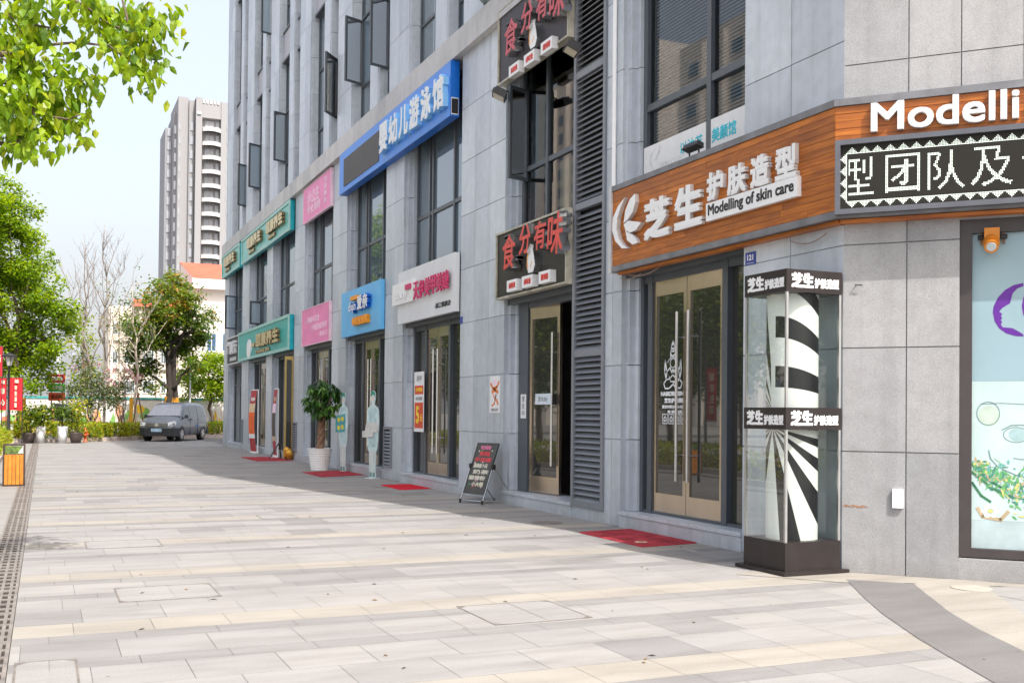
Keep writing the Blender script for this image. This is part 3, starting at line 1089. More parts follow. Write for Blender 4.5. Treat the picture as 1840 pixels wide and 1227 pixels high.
def dots(ch, rows, cols):
    V, P = glyphs(ch, True)
    tris = []
    for f, nz in P:
        if nz > .5:
            for i in range(1, len(f) - 1): tris.append((V[f[0]], V[f[i]], V[f[i + 1]]))
    x0, x1 = min(v.x for v in V), max(v.x for v in V)
    y0, y1 = min(v.y for v in V), max(v.y for v in V)
    out = set()
    for i in range(cols):
        for j in range(rows):
            x, y = x0 + (i + .5) / cols * (x1 - x0), y0 + (j + .5) / rows * (y1 - y0)
            for a, b, c in tris:
                d = (b.y - c.y) * (a.x - c.x) + (c.x - b.x) * (a.y - c.y)
                if abs(d) < 1e-12: continue
                s = ((b.y - c.y) * (x - c.x) + (c.x - b.x) * (y - c.y)) / d
                t = ((c.y - a.y) * (x - c.x) + (a.x - c.x) * (y - c.y)) / d
                if s >= 0 and t >= 0 and s + t <= 1:
                    out.add((i, j))
                    break
    return out


mb = MB()
def dot(i, j, u):
    r, z = L0 + .012 + i * u, Z0 + .012 + j * u
    g_ = .0019
    mb.poly([FB(r + g_, z + g_, dl - .0185), FB(r + u - g_, z + g_, dl - .0185), FB(r + u - g_, z + u - g_, dl - .0185), FB(r + g_, z + u - g_, dl - .0185)])
U = (Z1 - Z0 - .024) / 46
for ch, c0, cw, cut in (('型', 0, 22, 4), ('团', 30, 24, 0), ('队', 59, 25, 0), ('及', 88, 27, 0), ('专', 121, 26, 0), ('业', 152, 26, 0), ('服', 183, 26, 0), ('务', 214, 26, 0)):
    for i, j in dots(ch, 28, cw):
        if i >= cut: dot(c0 + i + 2, j + 9, U)
for k in range(26):
    for i in range(9):
        for j in range(5):
            if abs(i - 4) <= 4 - j:
                dot(4 + k * 9 + i, 41 + j - 1, U)
            if abs(i - 4) <= j:
                dot(4 + k * 9 + i, j, U)
for k in range(4):
    for i in range(5):
        for j in range(9):
            if abs(j - 4) <= i: dot(i - 0, 5 + k * 9 + j, U)
mb.build('lit_characters', LEDW, led)

# restaurant signs
GREENE = mat('sun yellowed edge', (0.42, 0.40, 0.18), 0.5)
DKB = mat('dark sign board', (0.030, 0.027, 0.023), 0.4, var=.15, scale=2, spec=.2)


def restaurant(z0, z1, label, zt, dk):
    t = thing('restaurant_sign', label, 'sign', (6.5, 14.1, z0))
    mb = MB()
    fbox(mb, FA, -15.3, -12.87, z0 + .03, z1 - .03, .02, .1)
    mb.build('board', dk, t)
    mb = MB()
    for a, b, c, e in ((-15.33, -12.86, z1 - .03, z1), (-15.33, -12.86, z0, z0 + .03), (-15.33, -15.3, z0 + .03, z1 - .03), (-12.89, -12.86, z0 + .03, z1 - .03)):
        fbox(mb, FA, a, b, c, e, .0, .125)
    mb.build('edge', mat('aged sign edge', (0.42, 0.40, 0.33), 0.5, var=.3), t)
    mb = MB()
    for ch, r0, r1, a, b in (('食', -14.78, -14.3, .35, .87), ('分', -14.16, -13.76, .5, .93), ('有', -13.64, -13.26, .5, .9), ('味', -13.2, -12.72, .36, .94)):
        text(mb, FA, ch, (r0 + r1) / 2, zt + (a + b) / 2, r1 - r0, b - a, .115, .13, .02, 0, 1, .1)
    mb.build('raised_lettering', [RED if z0 < 5 else mat('pink edged letter', (0.5, 0.05, 0.07), .4), CHROME], t)
    mb = MB()
    rb = random.Random(2)
    for r in (-14.75, -14.4, -14.1, -13.85, -13.6, -13.3, -13.15, -12.8):
        for q in range(2):
            z = zt + rb.uniform(.45, .85)
            mb = MB()
            fbox(mb, FA, r - .07, r + .07, z, z + .05, .1, .19)
            mb.build('standoff', CHROME, t)
    mb = MB()
    e = [(-13.92, .04), (-13.76, .04), (-13.7, .14), (-13.73, .25), (-13.76, .33), (-13.79, .4), (-13.88, .4), (-13.92, .33), (-13.97, .25), (-13.98, .14)]
    mb.prism([(r, zt + .18 + z) for r, z in e], .1, .2, FA, 0, 1)
    ribbon(mb, FA, [(-13.95, zt + .3), (-13.97, zt + .42), (-13.93, zt + .53)], .03, .2015, 2)
    ribbon(mb, FA, [(-13.86, zt + .3), (-13.8, zt + .37)], .02, .2015, 2)
    mb.build('emblem', [WHITE, CHROME, ORANGE], t)
    for r, body in ((-14.52, '麻辣烫'), (-13.97, '卤味饭'), (-13.39, '酸辣粉')):
        mb = MB()
        fbox(mb, FA, r - .18, r + .18, zt + .02, zt + .19, .1, .2)
        b_ = mb.build('tag_box', WHITE, t)
        mb = MB()
        text(mb, FA, body, r + .02, zt + .105, .24, .09, .2005, .002, .004)
        mb.build('tag_text', RED, b_)
    return t


restaurant(3.18, 4.22, 'dark restaurant sign with red brush characters above the open shop doorway, lower of two alike', 3.22, DKB)
restaurant(6.56, 7.75, 'charcoal restaurant sign with red brush characters high under the cornice, upper of two alike', 6.48, mat('charcoal sign board', (0.045, 0.041, 0.05), 0.45, var=.1, spec=.25))

# nail salon
ns = thing('salon_sign', 'white signboard with magenta characters over the third shopfront', 'sign', (6.5, 18.8, 3.2))
mb = MB()
fbox(mb, FA, -20.42, -17.2, 3.17, 4.2, .01, .1)
mb.build('board', OFFW, ns)
mb = MB()
fbox(mb, FA, -20.62, -19.3, 3.55, 3.97, .102, .16)
lb = mb.build('logo_box', WHITE, ns)
mb = MB()
text(mb, FA, 'tianyi', -20.0, 3.7, .9, .2, .161, .01, .012)
mb.build('logo_text', PAPER, lb)
mb = MB()
for i, ch in enumerate('天伊美甲美睫'):
    text(mb, FA, ch, -19.12 + i * .325, 3.72 + .005 * i, .29, .34, .15, .02, .014)
fbox(mb, FA, -19.72, -19.4, 3.79, 3.89, .162, .19)
mb.build('raised_lettering', MAGENTA, ns)
mb = MB()
text(mb, FA, '·滨江健康店·', -17.78, 3.345, .86, .1, .101, .004, .006)
mb.build('small_lettering', BLACK, ns)

# mother and baby shop
sb = thing('baby_shop_sign', 'light blue shop sign with white and orange raised lettering over the fourth shopfront', 'sign', (6.5, 23.2, 3.2))
mb = MB()
fbox(mb, FA, -24.86, -21.63, 3.17, 4.23, .01, .1)
mb.build('board', SKYB, sb)
mb = MB()
text(mb, FA, 'diqin', -23.55, 3.78, .62, .26, .1, .1, .018, 0, 1)
text(mb, FA, '爱亲', -22.72, 3.85, .84, .33, .1, .1, .03, 0, 1)
mb.build('raised_lettering', [WHITE, BLUED], sb)
mb = MB()
fbox(mb, FA, -23.72, -23.15, 3.95, 4.04, .1, .2)
text(mb, FA, '母婴生活馆', -23.02, 3.46, 1.24, .19, .1, .08, .03)
mb.build('orange_lettering', ORANGE, sb)

# baby swimming club: the big blue box sign
bs = thing('swim_club_sign', 'large blue box sign with white characters and a blank dark screen under the cornice', 'sign', (6.5, 21, 6.6))
BD = .17
mb = MB()
fbox(mb, FA, -24.92, -17.33, 6.6, 7.58, .0, BD - .002, 0)
fbox(mb, FA, -24.93, -17.325, 6.61, 7.575, BD - .001, BD, 1)
mb.build('box', [BLUED, BLUE], bs)
mb = MB()
fbox(mb, FA, -24.5, -21.62, 6.73, 7.38, BD, BD + .012)
mb.build('screen', mat('blank led screen', (0.075, 0.07, 0.07), 0.6, var=.06), bs)
mb = MB()
for i, ch in enumerate('婴幼儿游泳馆'):
    text(mb, FA, ch, -21.02 + i * .665, 7.09, .58, .60, BD, .1, .05, 0, 1)
mb.build('raised_lettering', [WHITE, mat('lit letter return', (0.25, 0.55, 0.85), .4)], bs)
mb = MB()
mb.box(6.445, 6.585, 17.322, 17.327, 6.63, 6.93, 1)
mb.box(6.455, 6.575, 17.318, 17.323, 6.65, 6.91)
mb.build('end_hatch', [DARK, OFFW], bs)

# pink beauty shop signs
for z0, z1, lab in ((3.19, 4.2, 'pink sign with pale script lettering over a ground floor shopfront, the lower pink one'), (6.58, 7.55, 'pink sign with pale characters tucked under the cornice, the upper pink one')):
    t = thing('beauty_shop_sign', lab, 'sign', (6.5, 27.7, z0))
    mb = MB()
    fbox(mb, FA, -29.2, -26.14, z0 + .02, z1 - .02, .01, .07)
    mb.build('board', PINK, t)
    mb = MB()
    for a, b, c, e in ((-29.22, -26.12, z1 - .02, z1), (-29.22, -26.12, z0, z0 + .02), (-29.22, -29.2, z0 + .02, z1 - .02), (-26.14, -26.12, z0 + .02, z1 - .02)): fbox(mb, FA, a, b, c, e, .005, .085)
    mb.build('edge', mat('pale pink edge', (0.75, 0.55, 0.64), .5), t)
    mb = MB()
    if z0 < 5:
        ribbon(mb, FA, [(-28.9, z0 + .72), (-28.78, z0 + .62), (-28.66, z0 + .72), (-28.78, z0 + .58), (-28.9, z0 + .72)], .03, .0715)
        text(mb, FA, '美丽从这里', -27.9, z0 + .68, 1.3, .17, .07, .004, .008)
        text(mb, FA, '开始遇见更好', -27.25, z0 + .45, 1.7, .17, .07, .004, .008)
        text(mb, FA, '的自己', -26.75, z0 + .24, .8, .14, .07, .004, .008)
    else:
        text(mb, FA, '小公主', -28.1, z0 + .62, 1.35, .4, .07, .004, .02)
        text(mb, FA, '专业美容', -28.0, z0 + .3, 1.5, .24, .07, .004, .014)
        for k, ch in enumerate('祛痘美肤'):
            text(mb, FA, ch, -26.72, z0 + .80 - k * .18, .28, .15, .07, .004, .01)
    mb.build('lettering', PINKL, t)


# teal foot spa signs
def teal(y0, y1, z0, z1, label, kind):
    t = thing('spa_sign', label, 'sign', (6.5, (y0 + y1) / 2, z0))
    mb = MB()
    fbox(mb, FA, -y1, -y0, z0, z1, .0, .12)
    mb.build('box', [TEALE], t)
    mb = MB()
    fbox(mb, FA, -y1 + .12, -y0 - .12, z0 + .08, z1 - .08, .12, .128)
    p = mb.build('panel', TEAL if kind == 'low' else mat('faded teal panel', (0.12, 0.47, 0.42), .3, var=.12), t)
    mb = MB()
    for a, b, c, e in ((-y1 - .02, -y0, z1 - .08, z1 + .01), (-y1 - .02, -y0, z0 - .01, z0 + .08), (-y1 - .02, -y1 + .12, z0 + .08, z1 - .08), (-y0 - .12, -y0, z0 + .08, z1 - .08)): fbox(mb, FA, a, b, c, e, .118, .155)
    mb.build('trim', mat('pale sign trim', (0.30, 0.55, 0.50), .4), t)
    return t


GS = mat('letter return brass', (0.25, 0.17, 0.09), 0.4, 0.3)
t = teal(30.62, 39.3, 3.2, 4.22, 'wide teal sign with gold characters and a white oval above the ground floor doors', 'low')
mb = MB()
mb.prism(ell(-37.1, 3.55, .42, .33, 20), .13, .16, FA)
mb.build('oval_emblem', WHITE, t)
mb = MB()
text(mb, FA, '一', -36.0, 3.62, .6, .12, .13, .09, .04, 0, 1)
text(mb, FA, '颐康养生', -33.65, 3.72, 3.6, .46, .13, .09, .05, 0, 1)
text(mb, FA, 'YIKANG SPA', -34.6, 3.37, 2.4, .12, .13, .03, .02, 0, 1)
mb.build('raised_lettering', [GOLD, GS], t)
t = teal(30.7, 38.9, 6.68, 7.56, 'wide upper teal sign with two groups of gold characters under the cornice', 'up')
mb = MB()
for c in (-36.1, -32.6):
    text(mb, FA, '颐康养生', c, 7.18, 2.5, .4, .13, .1, .05, 0, 1)
    text(mb, FA, 'YIKANG', c - .7, 6.88, 1.1, .11, .13, .05, .02, 0, 1)
mb.build('raised_lettering', [GOLD, GS], t)
t = teal(39.4, 43.55, 6.68, 7.56, 'shorter upper teal sign with one group of gold characters at the far building corner', 'up')
mb = MB()
text(mb, FA, '颐康养生', -41.3, 7.18, 2.5, .4, .13, .1, .05, 0, 1)
text(mb, FA, 'YIKANG', -42.0, 6.88, 1.1, .11, .13, .05, .02, 0, 1)
mb.build('raised_lettering', [GOLD, GS], t)
t = thing('black_shop_sign', 'black sign with white characters over the farthest shopfront', 'sign', (6.5, 40.5, 3.2))
mb = MB()
fbox(mb, FA, -42.0, -39.45, 3.2, 4.15, .01, .12)
mb.build('board', BLACK, t)
mb = MB()
for a, b, c, e in ((-42.03, -39.42, 4.15, 4.19), (-42.03, -39.42, 3.16, 3.2)): fbox(mb, FA, a, b, c, e, .0, .15)
mb.build('edge', OFFW, t)
mb = MB()
text(mb, FA, '广源行', -40.75, 3.78, 2.1, .5, .12, .08, .05)
text(mb, FA, '烟酒茶副食', -40.6, 3.36, 1.5, .14, .12, .01, .01)
mb.build('lettering', OFFW, t)

# ------------------------------------------------------------------ small things on the facade
t = thing('number_plate', 'blue enamel house number plate reading 121 beside the wooden sign doors', 'house number', FA(-8.9, 3.0, 0))
mb = MB()
fbox(mb, FA, -8.985, -8.815, 2.945, 3.075, .0, .008)
p = mb.build('plate', mat('blue enamel', (0.02, 0.05, 0.30), .3), t)
mb = MB()
text(mb, FA, '121', -8.9, 3.02, .1, .06, .0082, .001, .006)
fbox(mb, FA, -8.96, -8.84, 2.96, 2.965, .0082, .009)
mb.build('numerals', WHITE, t)
mb = MB()
fbox(mb, FA, -17.17, -17.05, 2.95, 3.07, .0, .008)
tag(mb.build('number_plate', MATS['blue enamel']), 'small blue plate on the granite pier right of the magenta lettered sign', 'house number')


def poster(name, frame, r0, r1, z0, z1, d, m, label, cat='poster'):
    t = thing(name, label, cat, frame((r0 + r1) / 2, z0, d))
    mb = MB()
    fbox(mb, frame, r0, r1, z0, z1, d, d + .004)
    mb.build('sheet', m, t)
    return t


t = poster('poster', FA, -19.92, -19.33, 1.03, 2.2, -.1, PAPER, 'tall white poster with a red and yellow price panel hung beside the salon doors')
mb = MB()
fbox(mb, FA, -19.88, -19.37, 1.76, 1.93, -.0955, -.094)
fbox(mb, FA, -19.88, -19.37, 1.1, 1.6, -.0955, -.094)
mb.build('red_panel', mat('poster red', (0.62, 0.08, 0.03), .7, var=.2, scale=18), t)
mb = MB()
text(mb, FA, '5', -19.7, 1.36, .2, .34, -.0935, .001, .03)
text(mb, FA, '元', -19.47, 1.3, .13, .14, -.0935, .001, .01)
text(mb, FA, '全场特惠', -19.62, 1.85, .4, .08, -.0935, .001, .004)
mb.build('price', mat('poster yellow', (0.85, 0.60, 0.05), .7), t)
mb = MB()
text(mb, FA, '美甲', -19.62, 2.07, .3, .12, -.0955, .001, .004)
text(mb, FA, '会员充值送', -19.62, 1.68, .4, .07, -.0955, .001, .004)
mb.build('lettering', mat('poster grey', (0.3, 0.3, 0.32), .7), t)
t = poster('poster', FA, -15.8, -15.38, 1.41, 2.0, .001, PAPER, 'white poster with an orange ribbon figure drawing pasted on the granite pier')
mb = MB()
ORP = mat('poster orange', (0.75, 0.22, 0.06), .7, var=.3, scale=25)
ribbon(mb, FA, [(-15.76, 1.88), (-15.66, 1.8), (-15.5, 1.82), (-15.42, 1.9)], .05, .0055)
ribbon(mb, FA, [(-15.7, 1.74), (-15.58, 1.78), (-15.46, 1.74)], .06, .0055)
ribbon(mb, FA, [(-15.64, 1.7), (-15.58, 1.62), (-15.53, 1.7), (-15.6, 1.56), (-15.7, 1.52)], .035, .0057)
ribbon(mb, FA, [(-15.52, 1.62), (-15.45, 1.55)], .05, .0055)
mb.poly([FA(r, z, .0056) for r, z in ell(-15.59, 1.9, .065, .045, 14)], 1)
mb.build('drawing', [ORP, PINKL], t)
mb = MB()
text(mb, FA, '扫码点餐', -15.59, 1.46, .28, .05, .0055, .001, .002)
mb.build('lettering', MATS['poster grey'], t)
t = poster('notice', FA, -14.99, -14.79, 1.33, 1.7, -.185, PAPER, 'narrow white paper notice stuck on the dark frame left of the steel restaurant door', 'notice')
mb = MB()
for k, ch in enumerate('营业中'): text(mb, FA, ch, -14.89, 1.63 - k * .11, .1, .09, -.181, .001, .004)
mb.build('lettering', MATS['poster grey'], t)
t = poster('door_label', FA, -14.38, -13.85, 1.54, 1.7, -.15, mat('pale blue label', (0.62, 0.70, 0.78), .6), 'pale blue label strip across the glass of the steel restaurant door', 'label')
mb = MB()
text(mb, FA, '推 PUSH', -14.12, 1.62, .3, .08, -.1455, .001, .002)
mb.build('lettering', MATS['poster grey'], t)

# white line art and lettering on the left leaf under the wooden sign
t = thing('door_decal', 'white seated figure line drawing and lettering on the left glass door under the wooden sign', 'decal', FA(-10.72, 1.3, -.24))
mb = MB()
dd = -.232
cx, s = -10.72, 1.0
def fig(pts, w=.014, closed=False): ribbon(mb, FA, [(cx + x, 1.72 + z) for x, z in pts], w, dd, 0, closed)
fig([(x - cx, z - 1.72) for x, z in ell(cx, 2.02, .06, .055, 14)], .016, True)
fig([(-.05, .35), (-.05, .44), (.05, .44), (.05, .35)], .02)
fig([(-.035, .44), (-.03, .5), (0, .56), (.03, .5), (.035, .44)], .022)
fig([(-.03, .47), (.03, .47)], .02)
fig([(-.04, .40), (0, .38), (.04, .40)], .02)
fig([(x - cx, z - 1.72) for x, z in ell(cx, 2.0, .12, .09, 16, 20, 160)], .012)
fig([(-.06, .25), (-.13, .2), (-.15, .1), (-.06, .12), (0, .16), (.06, .12), (.15, .1), (.13, .2), (.06, .25)])
fig([(-.06, .24), (-.02, .18), (0, .24), (.02, .18), (.06, .24)], .016)
fig([(-.15, .1), (-.2, .06), (-.17, .0), (-.08, -.0), (.04, .07), (.13, .09)], .018)
fig([(.15, .1), (.2, .06), (.17, .0), (.08, -.0), (.0, .05)], .018)
fig([(-.15, .12), (-.18, .2), (-.17, .34), (-.14, .22)], .02)
fig([(.15, .12), (.18, .2), (.17, .34), (.14, .22)], .02)
fig([(-.08, .14), (-.05, .08), (.05, .08), (.08, .14)], .012)
fig([(.1, .2), (.16, .28)], .014)
text(mb, FA, 'HAIRDRESSING', cx + .02, 1.655, .56, .055, dd, .001, .007)
text(mb, FA, '芝生护肤造型', cx + .05, 1.575, .46, .06, dd, .001, .007)
text(mb, FA, '营业时间:09:30-22:00', cx + .03, 1.50, .52, .042, dd, .001, .004)
text(mb, FA, '烫·染·造型', cx + .05, 1.44, .32, .036, dd, .001, .004)
for k in range(4):
    x = -.22 + k * .135
    fig([(x, -.42), (x + .11, -.42), (x + .11, -.31), (x, -.31)], .009, True)
    fig([(x + .03, -.39), (x + .03, -.36), (x + .055, -.335), (x + .08, -.36), (x + .08, -.39)], .018, True)
mb.build('print', mat('white vinyl', (0.85, 0.87, 0.9), .6, var=0), t)

# banner inside the second floor window over the wooden sign
t = thing('window_banner', 'white window banner with cyan characters standing behind the wooden sign', 'banner', FA(-10.2, 4.25, -.2))
mb = MB()
fbox(mb, FA, -11.38, -10.03, 4.23, 4.72, -.215, -.205)
fbox(mb, FA, -9.93, -9.03, 4.23, 4.72, -.215, -.205)
mb.build('sheet', PAPER, t)
mb = MB()
CY = mat('cyan print', (0.03, 0.52, 0.65), .6)
text(mb, FA, '以沐芝', -10.32, 4.53, .46, .15, -.2045, .001, .004)
text(mb, FA, '美颜馆', -9.68, 4.53, .46, .16, -.2045, .001, .008)
mb.build('cyan_lettering', CY, t)
mb = MB()
text(mb, FA, '专业皮肤管理', -9.5, 4.36, .7, .08, -.2045, .001, .0)
ribbon(mb, FA, [(-11.16, 4.42), (-11.22, 4.5), (-11.2, 4.6), (-11.12, 4.66)], .02, -.2045)
ribbon(mb, FA, [(-11.1, 4.52), (-11.02, 4.6), (-11.0, 4.66)], .025, -.2045)
text(mb, FA, 'SKIN CARE', -10.75, 4.42, .5, .07, -.2045, .001, 0)
mb.build('grey_lettering', mat('faint grey print', (0.58, 0.60, 0.61), .7), t)


# flood lights
def flood(loc, aim, w_, h_, label, arm):
    t = thing('flood_light', label, 'flood light', loc)
    q = Vector(aim).normalized().to_track_quat('Z', 'Y').to_matrix().to_4x4()
    M = Matrix.Translation(loc) @ q
    mb = MB()
    mb.box(-w_ / 2, w_ / 2, -h_ / 2, h_ / 2, -.05, .03, 0, M)
    for k in range(5):
        x = -w_ * .4 + k * w_ * .2
        mb.box(x - .006, x + .006, -h_ * .4, h_ * .4, -.09, -.05, 0, M)
    mb.build('housing', BLACK, t)
    mb = MB()
    mb.box(-w_ / 2 + .02, w_ / 2 - .02, -h_ / 2 + .02, h_ / 2 - .02, .031, .034, 0, M)
    mb.build('lens', mat('flood lens', (0.60, 0.56, 0.44), .25), t)
    mb = MB()
    for a, b in arm: mb.tube([a, b], .012, 6)
    mb.build('bracket', BLACK, t)


flood((6.33, 14.9, 6.28), (-.35, .15, -.8), .3, .22, 'flood light at the far lower corner of the upper restaurant sign', [((6.36, 14.87, 6.32), (6.62, 14.9, 6.42))])
flood((6.4, 12.6, 6.28), (-.4, .1, -.8), .26, .2, 'flood light under the upper restaurant sign beside the louver panel', [((6.42, 12.6, 6.32), (6.62, 12.75, 6.5))])
t = thing('flood_light', 'black bar flood light standing on two legs on top of the wooden sign', 'flood light', (6.45, 9.75, 4.24))
mb = MB()
M = Matrix.Translation((6.45, 9.75, 4.33)) @ Matrix.Rotation(rad(20), 4, 'Y')
mb.box(-.05, .05, -.15, .15, -.02, .028, 0, M, .01)
for k in range(7): mb.box(-.042, .042, -.13 + k * .042, -.122 + k * .042, .028, .04, 0, M)
mb.build('housing', BLACK, t)
mb = MB()
for y in (9.66, 9.84): mb.tube([(6.47, y, 4.23), (6.46, y, 4.32)], .01, 6)
mb.build('leg', BLACK, t)

# orange projector lamp under the sign on the corner wall
t = thing('projector_lamp', 'orange projector lamp hanging from two brackets above the picture window', 'lamp', FB(1.22, 3.0, .12))
c = FB(1.22, 2.93, -.03)
mb = MB()
for dr in (-.08, .1): fbox(mb, FB, 1.22 + dr - .008, 1.22 + dr + .008, 2.9, 3.0, -.07, -.05)
mb.build('bracket', mat('copper bracket', (0.22, 0.10, 0.05), .45, .4), t)
mb = MB()
ax = (NB + Vector((0, 0, -.55))).normalized()
fbox(mb, FB, 1.165, 1.285, 2.93, 3.03, -.075, .03)
mb.tube([c - ax * .02, c + ax * .06, c + ax * .1], [.06, .07, .06], 18)
mb.tube([c + ax * .1, c + ax * .16], [.052, .056], 18)
mb.build('housing', mat('orange lamp enamel', (0.62, 0.22, 0.025), .35, .2), t)
mb = MB()
mb.tube([c + ax * .1601, c + ax * .164], [.04, .038], 16)
mb.build('lens', mat('pale lens', (0.5, 0.55, 0.58), .1), t)
for dr in (-.1, .12):
    mb = MB()
    mb.tube([FB(1.22 + dr, 2.96, -.05), FB(1.22 + dr * .55, 2.96, -.03)], .022, 8)
    mb.build('knob', BLACK, t)

mb = MB()
fbox(mb, FB, .43, .52, .6, .765, .0, .03)
t = mb.build('junction_box', WHITE)
tag(t, 'small white cover box low on the corner granite beside the picture window', 'junction box')

# picture window film and prints
film = thing('window_film', 'pale blue printed window film with purple head emblem and green foliage art', 'window film', FB(2.2, .28, -.08))
mb = MB()
fbox(mb, FB, 1.071, 3.5, 1.72, 2.998, -.1, -.08)
mb.build('upper_sheet', mat('film with painted reflection', (0.27, 0.39, 0.44), .22, var=.06, scale=1.5), film)  # bluish glass reflection is put into the upper sheet's colour
mb = MB()
fbox(mb, FB, 1.071, 3.5, .52, 1.719, -.1, -.0805, 0)
fbox(mb, FB, 1.071, 3.5, .277, .519, -.1, -.081, 1)
mb.build('lower_sheet', [mat('pale printed film', (0.47, 0.60, 0.60), .25, var=.09, scale=2.5), mat('plain pale film', (0.40, 0.50, 0.52), .25)], film)
mb = MB()
oc = [(1.472, 2.558), (1.399, 2.544), (1.33, 2.504), (1.273, 2.439), (1.239, 2.363), (1.234, 2.31), (1.248, 2.237), (1.283, 2.174), (1.339, 2.129), (1.413, 2.104), (1.473, 2.1)]
ic = [(1.473, 2.117), (1.426, 2.151), (1.387, 2.174), (1.313, 2.183), (1.298, 2.207), (1.309, 2.231), (1.296, 2.243), (1.309, 2.262), (1.298, 2.279), (1.309, 2.298), (1.285, 2.318), (1.306, 2.346), (1.339, 2.369), (1.369, 2.387), (1.378, 2.425), (1.39, 2.473), (1.425, 2.512), (1.472, 2.531)]
mb.poly([FB(r, z, -.079) for r, z in (oc + ic)[::-1]])
mb.poly([FB(r, z, -.0791) for r, z in ell(1.62, 2.36, .16, .2, 18)])
mb.build('emblem', mat('purple print', (0.10, 0.012, 0.25), .5), film)
mb = MB()
LN = -.0795
ribbon(mb, FB, ell(1.2, 1.44, .09, .1, 20), .008, LN, 0, True)
ribbon(mb, FB, [(1.14, 1.52), (1.3, 1.53), (1.5, 1.52), (1.75, 1.5)], .007, LN)
ribbon(mb, FB, ell(1.42, 1.26, .1, .065, 20), .007, LN, 0, True)
ribbon(mb, FB, [(1.31, 1.3), (1.38, 1.34), (1.46, 1.345), (1.55, 1.32)], .01, LN)
ribbon(mb, FB, [(1.205, 1.12), (1.22, 1.05), (1.27, .99), (1.34, .95), (1.42, .915), (1.5, .9), (1.62, .93), (1.75, 1.02)], .012, LN)
ribbon(mb, FB, [(1.34, .94), (1.345, .87), (1.33, .83)], .008, LN)
ribbon(mb, FB, [(1.4, 1.06), (1.46, 1.05), (1.55, 1.06)], .008, LN)
ribbon(mb, FB, [(1.215, 1.02), (1.225, .9), (1.24, .8)], .006, LN)
mb.build('line_drawing', mat('grey green line print', (0.16, 0.26, 0.26), .6), film)
mb = MB()
mb.poly([FB(r, z, -.0798) for r, z in ell(1.21, 1.42, .085, .09, 20)], 0)
mb.poly([FB(r, z, -.0797) for r, z in ell(1.43, 1.26, .07, .055, 18)], 1)
rf = random.Random(11)
for k in range(720):
    u = rf.random()
    r = 1.075 + u * 1.1
    zc = .98 - .30 * min(u * 2.2, 1) + (.06 if u > .35 else 0) + rf.gauss(0, .045 + .06 * min(u * 2, 1))
    if zc < .53: zc = .53 + rf.random() * .1
    a = rf.random() * 6.28
    L, W = rf.uniform(.008, .042) * (1.3 if u < .25 else 1), rf.uniform(.003, .013)
    ca, sa = math.cos(a), math.sin(a)
    pts = [(-L, 0), (-L * .3, W), (L * .4, W * .8), (L, 0), (L * .4, -W * .8), (-L * .3, -W)]
    P_ = [(r + x * ca - y * sa, zc + x * sa + y * ca) for x, y in pts]
    if any(p[0] < 1.073 for p in P_): continue
    mb.poly([FB(p[0], p[1], -.0795 + k * 2e-6) for p in P_], rf.choice([2, 2, 3, 3, 4, 5, 6, 2]))
for (a, b) in (((1.075, 1.0), (1.35, .78)), ((1.075, .93), (1.4, .72)), ((1.075, .84), (1.22, .68))):
    for w_, mi in ((.022, 3), (.012, 2)):
        m_ = ((a[0] + b[0]) / 2, (a[1] + b[1]) / 2 - .03)
        ribbon(mb, FB, [a, m_, b], w_, -.0787, mi)
for r, z in ((1.22, .6), (1.55, .66), (1.8, .62)):
    for k in range(6):
        q = [(r + .05 * math.cos(k * 1.05) + x * .7, z + .04 * math.sin(k * 1.05) + y * .7) for x, y in ell(0, 0, .04, .03, 10)]
        mb.poly([FB(p[0], p[1], -.0786 + k * 3e-6) for p in q], 7)
    mb.poly([FB(p[0], p[1], -.078) for p in ell(r, z, .022, .016, 10)], 4)
ribbon(mb, FB, [(1.12, .62), (1.16, .55), (1.3, .53), (1.36, .6)], .03, -.0788, 6)
mb.build('foliage_print', [mat('sage wash', (0.44, 0.545, 0.47), .6, var=.15), mat('blue wash', (0.33, 0.48, 0.50), .6, var=.2), mat('print green', (0.11, 0.36, 0.12), .6), mat('print dark green', (0.06, 0.22, 0.15), .6), mat('print yellow', (0.55, 0.52, 0.18), .6),
                            mat('print teal', (0.12, 0.36, 0.33), .6), mat('print ochre', (0.42, 0.33, 0.20), .6), mat('print petal', (0.55, 0.70, 0.68), .6)], film)

# ------------------------------------------------------------------ lit display case at the corner
case = thing('display_case', 'tall glass advertising case with black bands and a striped column inside at the corner', 'display case', (6.27, 7.82, 0))
X0, X1, Y0, Y1 = 5.96, 6.57, 7.52, 8.12
CB = mat('brown black case panel', (0.026, 0.021, 0.021), 0.4, var=.15, spec=.3)
mb = MB()
mb.box(X0 - .055, X1 + .055, Y0 - .06, Y1 + .055, 0.006, .035)
mb.box(X0, X1, Y0, Y1, .035, .29)
mb.build('base', CB, case)
for z0, z1 in ((1.283, 1.478), (2.5, 2.7)):
    mb = MB()
    mb.box(X0 - .004, X1 + .004, Y0 - .004, Y1 + .004, z0, z1)
    b_ = mb.build('band', CB, case)
    mb = MB()
    FL = lambda r, z, d: Vector((X0 - .004 - d, -r, z))
    FN = lambda r, z, d: Vector((r, Y0 - .004 - d, z))
    for fr, rc in ((FL, -(Y0 + Y1) / 2), (FN, (X0 + X1) / 2)):
        zc = (z0 + z1) / 2
        text(mb, fr, '芝生', rc - .135, zc + .004, .245, .135, .0005, .002, .014)
        text(mb, fr, '护肤造型', rc + .135, zc - .014, .275, .09, .0005, .002, .007)
    mb.build('band_lettering', WHITE, b_)
for x in (X0, X1 - .022):
    for y in (Y0, Y1 - .022):
        mb = MB()
        mb.box(x, x + .022, y, y + .022, .29, 1.283)
        mb.box(x, x + .022, y, y + .022, 1.478, 2.5)
        mb.build('post', mat('aluminium post', (0.42, 0.42, 0.42), .35, .6), case)
